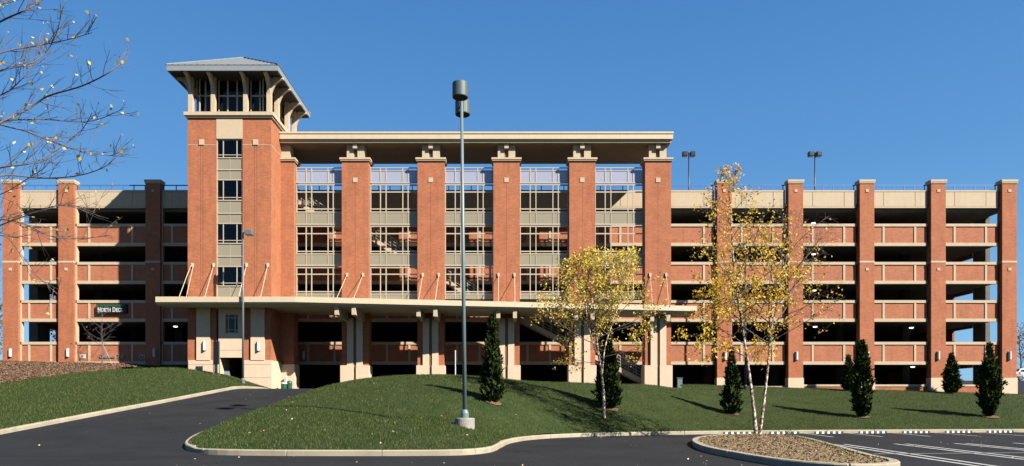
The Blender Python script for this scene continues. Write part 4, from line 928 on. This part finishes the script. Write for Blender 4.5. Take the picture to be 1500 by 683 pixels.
def crown_tree(label, base, trunks, prim, density, m_leaf, size, cat='tree', name='birch_tree', group=None, bark='birch', bark2='twig', n_prim=22, sub=(6, 9), twigL=.55, seed=1, extra=1):
    """trunks: (points, base radius, tip radius); prim(t, p) gives length and rise of the boughs; density(p) the leaf share"""
    global RNG; RNG = np.random.default_rng(seed)
    t = thing(name, label, cat, base, group); T_ = Tree(); tr = MB(); leafs = []
    for pts, r0, r1, tmin in trunks:
        P = spline([tuple(p) for p in pts], 26); P = [Vector(p) for p in P]; n = len(P)
        tr.tube(P, [r0 + (r1 - r0) * (i / (n - 1)) ** .8 for i in range(n)], 9, cap=False)
        az = RNG.uniform(0, 6)
        for k in range(n_prim):
            tt = tmin + (1 - tmin) * (k + RNG.uniform(0, .8)) / n_prim; i = min(int(tt * (n - 1)), n - 2); p = P[i].lerp(P[i + 1], tt * (n - 1) - i)
            az += 2.4 + RNG.uniform(-.4, .4); L, rise = prim(tt, p)
            L *= RNG.uniform(.7, 1.15); d = Vector((math.cos(az), math.sin(az) * .9, rise))
            bp, bd, br = T_.limb(p, d, L, .007 + .007 * L, 0, .05, .12, 7)
            ns = RNG.integers(*sub)
            for q in range(ns):
                u = .25 + .75 * (q + RNG.uniform(0, 1)) / ns; j = min(int(u * 7), 6); sp = bp[j].lerp(bp[j + 1], u * 7 - j)
                sd = (bd[j] + rvec() * .9).normalized(); sL = twigL * (1.25 - .5 * u) * L / 2.2 + .25
                wp, wd, wr = T_.limb(sp, sd, sL, .008, 1, -.04, .22, 4, twig=True)
                for v in range(3):
                    uu = .3 + .7 * (v + RNG.uniform(0, 1)) / 3; jj = min(int(uu * 4), 3); tp = wp[jj].lerp(wp[jj + 1], uu * 4 - jj)
                    xp, xd, xr = T_.limb(tp, (wd[jj] + rvec() * .9), sL * .55, .005, 2, -.10, .2, 3, twig=True)
                    for lp in xp[1:] + [xp[1].lerp(xp[2], .5), xp[2].lerp(xp[3], .5)]:
                        for _ in range(extra):
                            if RNG.uniform() < density(lp): leafs.append(lp + rvec() * .09 * extra)
                for lp in wp[1:]:
                    if RNG.uniform() < density(lp): leafs.append(lp + rvec() * .05)
    k = tr.build('trunk', M[bark], t, smooth=True, fix=False); T_.wood.build('branches', M[bark2], k, smooth=True, fix=False); T_.twigs.build('twigs', M[bark2], k, fix=False)
    leaves_mesh('crown', leafs, size, M[m_leaf], t); return t, len(leafs)
# twin trunk birch on the planted island
yb = 34.2; B = at(1110, 638, yb); B.z = -1.42
def tp(u, v, dy=0): p = at(u, v, yb + dy); return p
tA = [B + Vector((-.08, 0, -.05)), tp(1104, 600), tp(1097, 545, -.1), tp(1090, 495, -.15), tp(1081, 440, -.2), tp(1074, 375, -.1), tp(1070, 315), tp(1066, 258)]
tB = [B + Vector((.1, .05, -.05)), tp(1119, 590, .1), tp(1125, 535, .25), tp(1129, 487, .35), tp(1137, 450, .4), tp(1147, 400, .5), tp(1160, 345, .6)]
def dens1(p):
    u = CX + p.x / p.y * F; v = CY - p.z / p.y * F      # height and side of the crown, in the photo's measure
    d = 1.0
    if p.z < 2.0: d *= .4
    if p.z > 6.4: d *= .42
    if p.z > 8.2: d *= .45
    if p.x > 14.2 : d *= .14
    elif p.x > 13.2: d *= .5
    return min(d, 1) * .98
def prim1(t, p):
    z = p.z; L = float(np.interp(z, [2.3, 3.6, 5.5, 7.5, 10, 11.5], [3.0, 3.9, 3.5, 2.3, 1.1, .4])); return L, float(np.interp(z, [2.3, 4, 11], [.28, .62, 1.5]))
t, n1 = crown_tree('leggy birch with two white trunks rising from the mulched lot island', (B.x, B.y, -1.42), [(tA, .105, .012, .32), (tB, .085, .010, .40)], prim1, dens1, 'leaf_gold', .13, n_prim=26, sub=(9, 13), seed=5, extra=2)
# single birch on the lawn
yb2 = 40.0; B2 = at(885, 612, yb2); B2.z = float(HR(B2.x, yb2))
def t2(u, v, dy=0): return at(u, v, yb2 + dy)
tC = [B2 + Vector((0, 0, -.05)), t2(884, 575), t2(881, 545), t2(876, 515), t2(873, 480), t2(875, 440), t2(872, 405), t2(870, 374)]
tD = [t2(882, 548), t2(886, 510, .1), t2(895, 480, .2), t2(905, 450, .3), t2(912, 415, .3), t2(914, 385, .3)]
tE = [t2(880, 530), t2(868, 500, -.2), t2(860, 465, -.3), t2(856, 430, -.4), t2(853, 396, -.4)]
def dens2(p): return .72 if p.z > 2.2 else .5
def prim2(t, p):
    z = p.z; L = float(np.interp(z, [2.2, 3.4, 5.0, 7.0, 8.6], [3.1, 3.4, 2.6, 1.5, .4])); return L, float(np.interp(z, [2.2, 4, 8.5], [-.10, .38, 1.5]))
t, n2 = crown_tree('full golden birch with one crooked white trunk on the lawn', tuple(B2), [(tC, .10, .012, .33), (tD, .05, .010, .30), (tE, .045, .010, .30)], prim2, dens2, 'leaf_mix', .13, n_prim=16, sub=(7, 10), seed=11, extra=2)
print('birch leaves', n1, n2)

# foreground tree: trunk stands left of the frame, its boughs reach in
def foreground():
    global RNG; RNG = np.random.default_rng(21)
    Y0 = 9.0; X0 = -8.3; t = thing('bare_tree', 'nearly bare tree with thin arching twigs and a few yellow leaves at the left edge', 'tree', (X0, Y0, -1.6))
    tk = [(X0, Y0, -1.7), (X0 + .05, Y0, 0), (X0 - .05, Y0 + .1, 2), (X0 + .05, Y0, 4), (X0, Y0, 6.5), (X0 + .1, Y0, 8.5)]
    P = [Vector(p) for p in spline(tk, 24)]; k = MB().tube(P, [.13 - .10 * i / 23 for i in range(24)], 10).build('trunk', M['bark'], t, smooth=True)
    wood = MB(); tw = MB(); lv = []
    B_ = [([(-60, 215), (0, 180), (40, 160), (70, 141), (120, 126), (160, 106), (188, 84)], 9.0, .019), ([(-60, 190), (0, 178), (60, 175), (130, 178), (180, 160)], 9.3, .012),
          ([(-70, 70), (0, 32), (30, 18), (55, 5), (78, -14)], 8.6, .016), ([(-70, 110), (0, 78), (60, 66), (100, 58), (135, 48)], 9.2, .013), ([(-70, 130), (0, 103), (40, 95), (66, 78), (82, 50), (90, 20)], 8.8, .011),
          ([(-60, 180), (20, 188), (70, 205), (120, 222), (160, 228), (176, 222)], 9.5, .010), ([(-60, 285), (0, 258), (60, 261), (110, 258), (150, 246), (177, 224)], 9.0, .013), ([(-60, 262), (0, 246), (50, 238), (90, 215), (120, 190), (135, 165)], 8.7, .010),
          ([(-60, 335), (0, 322), (40, 330), (70, 345), (110, 350), (160, 345)], 9.3, .010), ([(-60, 350), (0, 330), (50, 312), (95, 300), (140, 312)], 8.8, .008), ([(-60, 160), (0, 140), (30, 118), (50, 90), (58, 60)], 9.1, .009), ([(-50, 30), (0, 8), (30, -10), (50, -25)], 9.4, .012),
          ([(-60, 300), (0, 285), (40, 262), (70, 240), (85, 200)], 9.6, .008), ([(-60, 375), (0, 345), (30, 372), (60, 410), (88, 425)], 9.2, .006)]
    for pix, yy, r, flip in [(*b, 0) for b in B_] + [(*b, 1) for b in B_[::2]]:   # boughs on the far side too
        pts = [at(u, v, yy + .35 * math.sin(i * 1.3 + r * 900)) for i, (u, v) in enumerate(pix)]
        if flip: pts = [Vector((2 * X0 - p.x, 2 * Y0 - p.y + .6, p.z + .35)) for p in pts]
        z0 = pts[0].z - .5; pts = [Vector((X0, Y0, z0 - .3))] + pts
        S = [Vector(p) for p in spline([tuple(p) for p in pts], 40)]; n = len(S); wood.tube(S, [r * (1 - .82 * i / (n - 1)) + .0015 for i in range(n)], 6, cap=False)
        for q in range(22):
            u = .22 + .78 * (q + RNG.uniform(0, 1)) / 22; i = min(int(u * (n - 1)), n - 2); p = S[i]; d = (S[i + 1] - S[i]).normalized()
            sd = (d + Vector((RNG.normal() * .45, RNG.normal() * .6, RNG.normal() * .45 + .32))).normalized(); L = RNG.uniform(.22, .68) * (1.2 - .6 * u)
            a = [p]; dd = sd
            for _ in range(6): dd = (dd + rvec() * .10 + Vector((0.02, 0, .03))).normalized(); a.append(a[-1] + dd * L / 6)
            tw.tube(a, [.0042 * (1 - .6 * j / 6) for j in range(7)], 4, cap=False)
            for w_ in range(2):
                j = RNG.integers(1, 5); dd = (a[j + 1] - a[j]).normalized() + rvec() * .55; bb = [a[j]]; dd.normalize()
                for _ in range(4): dd = (dd + rvec() * .12 + Vector((0, 0, .03))).normalized(); bb.append(bb[-1] + dd * L * .13)
                tw.tube(bb, [.0028, .0026, .0022, .0018, .0014], 3, cap=False)
                if RNG.uniform() < .20: lv.append(bb[-1])
            if RNG.uniform() < .30:
                c = a[RNG.integers(3, 7)]; lv += [c + rvec() * .03 for _ in range(RNG.integers(1, 3))]
    wood.build('branches', M['twig'], k, smooth=True, fix=False); tw.build('twigs', M['twig'], k, fix=False)
    leaves_mesh('leaves', lv, .052, M['leaf_mix'], t)
foreground()

# sapling by the left wing
y = 57.6; x = wx(149.5, y); zg = float(HL(x, y)) + .03
def st(v): return at(149.5, v, y)
def primS(t, p): return float(np.interp(t, [.4, .6, 1], [1.5, 1.6, .5])), .55
t, _ = crown_tree('small bare staked sapling in the mulch before the left wing sign', (x, y, zg), [([Vector((x, y, zg - .1)), Vector((x + .03, y, zg + 1.4)), Vector((x - .02, y, zg + 2.8)), Vector((x + .05, y, zg + 4.6))], .05, .01, .38)], primS, lambda p: .05 if p.x < x else .015, 'leaf_brown', .13, name='sapling_tree', bark='twig', n_prim=15, sub=(3, 5), seed=3)
g = MB()
for a in (0, 2.1, 4.2): g.tube([(x, y, zg + 1.9), (x + math.cos(a) * .9, y + math.sin(a) * .9, zg + .05)], .009, 4)
g.build('guy_wire', M['lamp_grey'], t)
RNG = np.random.default_rng(99)

# clipped conifers ----------------------------------------------------------------
def conifer(label, u, v, Y, h, wd, kind, seed, group='narrow dark conifers on the lawn', ring=True):
    global RNG; RNG = np.random.default_rng(seed)
    x = wx(u, Y); z = float(HR(x, Y)); t = thing('conifer', label, 'conifer', (x, y_ := Y, z), group)
    prof = {'cone': ([0, .04, .15, .4, .65, .8, 1], [.62, .9, 1, .80, .52, .32, .07]), 'plump': ([0, .05, .22, .45, .62, .78, .88, 1], [.25, .45, .85, 1, .78, .40, .22, .06]), 'wisp': ([0, .05, .2, .45, .7, .85, 1], [.6, .85, 1, .82, .55, .3, .1]),
            'column': ([0, .05, .2, .5, .75, .9, 1], [.5, .75, .95, 1, .75, .40, .10]), 'spire': ([0, .04, .14, .3, .5, .7, .85, 1], [.65, .92, 1, .88, .66, .42, .26, .07])}[kind]
    MB().tube([(x, Y, z - .1), (x + .03, Y, z + h * .5), (x, Y, z + h * .93)], [.06, .035, .008], 7).build('trunk', M['bark'], t)
    wd *= .70; n = int(4200 * h * wd / 6) + 2600; hh = RNG.uniform(0, 1, n) ** 1.12; r = np.interp(hh, *prof) * wd / 2
    th = RNG.uniform(0, 2*np.pi, n); rr = r * np.sqrt(RNG.uniform(.18, 1, n))
    lump = 1 + .22 * np.sin(th * 3 + hh * 13 + seed) + .20 * np.sin(th * 5 - hh * 27 + seed) + .13 * np.sin(th * 2 + hh * 47 + seed * 3) + .12 * RNG.normal(size=n)
    rr = rr * lump; P = np.stack([x + rr * np.cos(th), Y + rr * np.sin(th), z + .04 + hh * h * .97 + .08 * lump], 1)
    thin = (hh < .70) | (RNG.uniform(size=n) < .5); 
    gap = np.sin(th * 4 + hh * 31 + seed * 2) + np.sin(th * 7 - hh * 17); thin &= (gap > -1.45)
    P = P[thin]; hh = hh[thin]; th = th[thin]; n = len(P)
    out = np.stack([np.cos(th) * .55, np.sin(th) * .55, np.full(n, .75)], 1) + RNG.normal(size=(n, 3)) * .42; out /= np.linalg.norm(out, axis=1)[:, None]
    sd = np.cross(out, RNG.normal(size=(n, 3))); sd /= np.linalg.norm(sd, axis=1)[:, None]
    L = RNG.uniform(.08, .28, n)[:, None] ** 1.0; Wd = L * .30
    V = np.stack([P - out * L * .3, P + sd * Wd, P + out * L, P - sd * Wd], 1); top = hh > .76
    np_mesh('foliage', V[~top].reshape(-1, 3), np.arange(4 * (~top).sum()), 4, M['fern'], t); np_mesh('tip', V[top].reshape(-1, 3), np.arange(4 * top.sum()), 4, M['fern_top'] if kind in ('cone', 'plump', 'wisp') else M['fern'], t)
    if ring:
        g = []; k = MB(); m_ = 18
        c0 = [(x, Y, z + .06)]; vs = c0 + [(x + 1.0 * wd * .46 * math.cos(2*math.pi*i/m_), Y + wd * .46 * math.sin(2*math.pi*i/m_), float(HR(x + wd * .46 * math.cos(2*math.pi*i/m_), Y + wd * .46 * math.sin(2*math.pi*i/m_))) + .05) for i in range(m_)]
        k.add(vs, [(0, 1 + i, 1 + (i + 1) % m_) for i in range(m_)]); k = k.build('mulch_ring', M['mulch'], origin=(0, 0, 0)); tag(k, kind='structure')
conifer('columnar conifer right of the tall lawn lamp', 721, 588, 36.0, 4.45, 1.5, 'spire', 1)
conifer('conifer directly behind the golden single trunk birch', 891, 604, 42.2, 4.9, 1.9, 'spire', 2)
conifer('squat conifer left of the twin trunk birch', 1072, 609, 46.3, 4.4, 1.55, 'cone', 3)
conifer('tall slim conifer alone in the middle of the right lawn', 1263, 612, 46.5, 5.1, 1.48, 'column', 4)
conifer('plump conifer with a tapered foot near the right edge', 1449, 610, 46.2, 4.85, 1.85, 'plump', 5)
conifer('small conifer against the wall behind the tall slim one', 1243, 569, 58.2, 2.9, 1.3, 'wisp', 6, 'small conifers close to the right wing', False)
conifer('small conifer against the wall of the last bay', 1394, 573, 58.3, 3.3, 1.65, 'wisp', 7, 'small conifers close to the right wing', False)
RNG = np.random.default_rng(5)
# small weed tuft on the island
def shrub(name, label, x, y, z, n, r, h, m, cat='shrub'):
    t = thing(name, label, cat, (x, y, z)); th = RNG.uniform(0, 6.28, n); rr = r * np.sqrt(RNG.uniform(0, 1, n)); hh = RNG.uniform(0, 1, n)
    P = np.stack([x + rr * np.cos(th) * (1.1 - .6 * hh), y + rr * np.sin(th) * (1.1 - .6 * hh), z + hh * h], 1)
    s = MB()
    for i in range(7): a = i * .9; s.tube([(x, y, z), (x + r * .5 * math.cos(a), y + r * .5 * math.sin(a), z + h * .8)], .006 if h < 1 else .02, 4)
    s.build('stems', M['twig'], t); leaves_mesh('foliage', [Vector(p) for p in P], .07 if h < 1 else .16, M[m], t)
shrub('weed_plant', 'small green weed at the edge of the mulched island', 13.25, 32.4, -1.45, 90, .28, .34, 'leaf_green', 'plant')
shrub('evergreen_shrub', 'dark green shrub at the far left end of the building', -43.9, 58.2, float(HL(-43.9, 58.2)), 1500, .9, 2.4, 'leaf_green')

# trees behind
def far_tree(label, x, y, z, h, m, dens, seed, sp, name='broadleaf_tree', group='autumn trees behind the left wing'):
    def pr(t, p): return float(np.interp(t, [.25, .5, 1], [sp * 1.0, sp, sp * .3])), .8
    return crown_tree(label, (x, y, z), [([Vector((x, y, z - .1)), Vector((x + .2, y, z + h * .35)), Vector((x - .1, y, z + h * .7)), Vector((x + .1, y, z + h))], .16, .015, .22)], pr, lambda p: dens, m, .26, name=name, group=group, bark='bark', n_prim=20, sub=(5, 7), twigL=.8, seed=seed)
far_tree('tall bare tree rising beyond the far left end pier', -54.5, 74, 3.9, 12.5, 'leaf_brown', .04, 31, 3.2)
far_tree('half bare russet tree beyond the first left wing bay', -56, 88, 4.1, 9.5, 'leaf_brown', .45, 32, 3.2)
far_tree('low russet tree seen through the lower left wing opening', -52, 82, 4.0, 7.5, 'leaf_brown', .75, 33, 2.8)
far_tree('green tree left of the russet trees at the far left', -66, 90, 4.1, 8.5, 'leaf_green', .5, 34, 3.0)
far_tree('bare tree farthest back behind the left wing', -60, 104, 4.2, 11.5, 'leaf_brown', .06, 35, 3.6)
far_tree('russet tree beyond the side road past the far right pier', 76.5, 101, 3.6, 6.6, 'leaf_brown', .4, 36, 3.2, group='trees beyond the side road')
far_tree('bare tree beyond the side road at the right edge', 83, 112, 4.0, 8.5, 'leaf_brown', .08, 37, 3.2, group='trees beyond the side road')
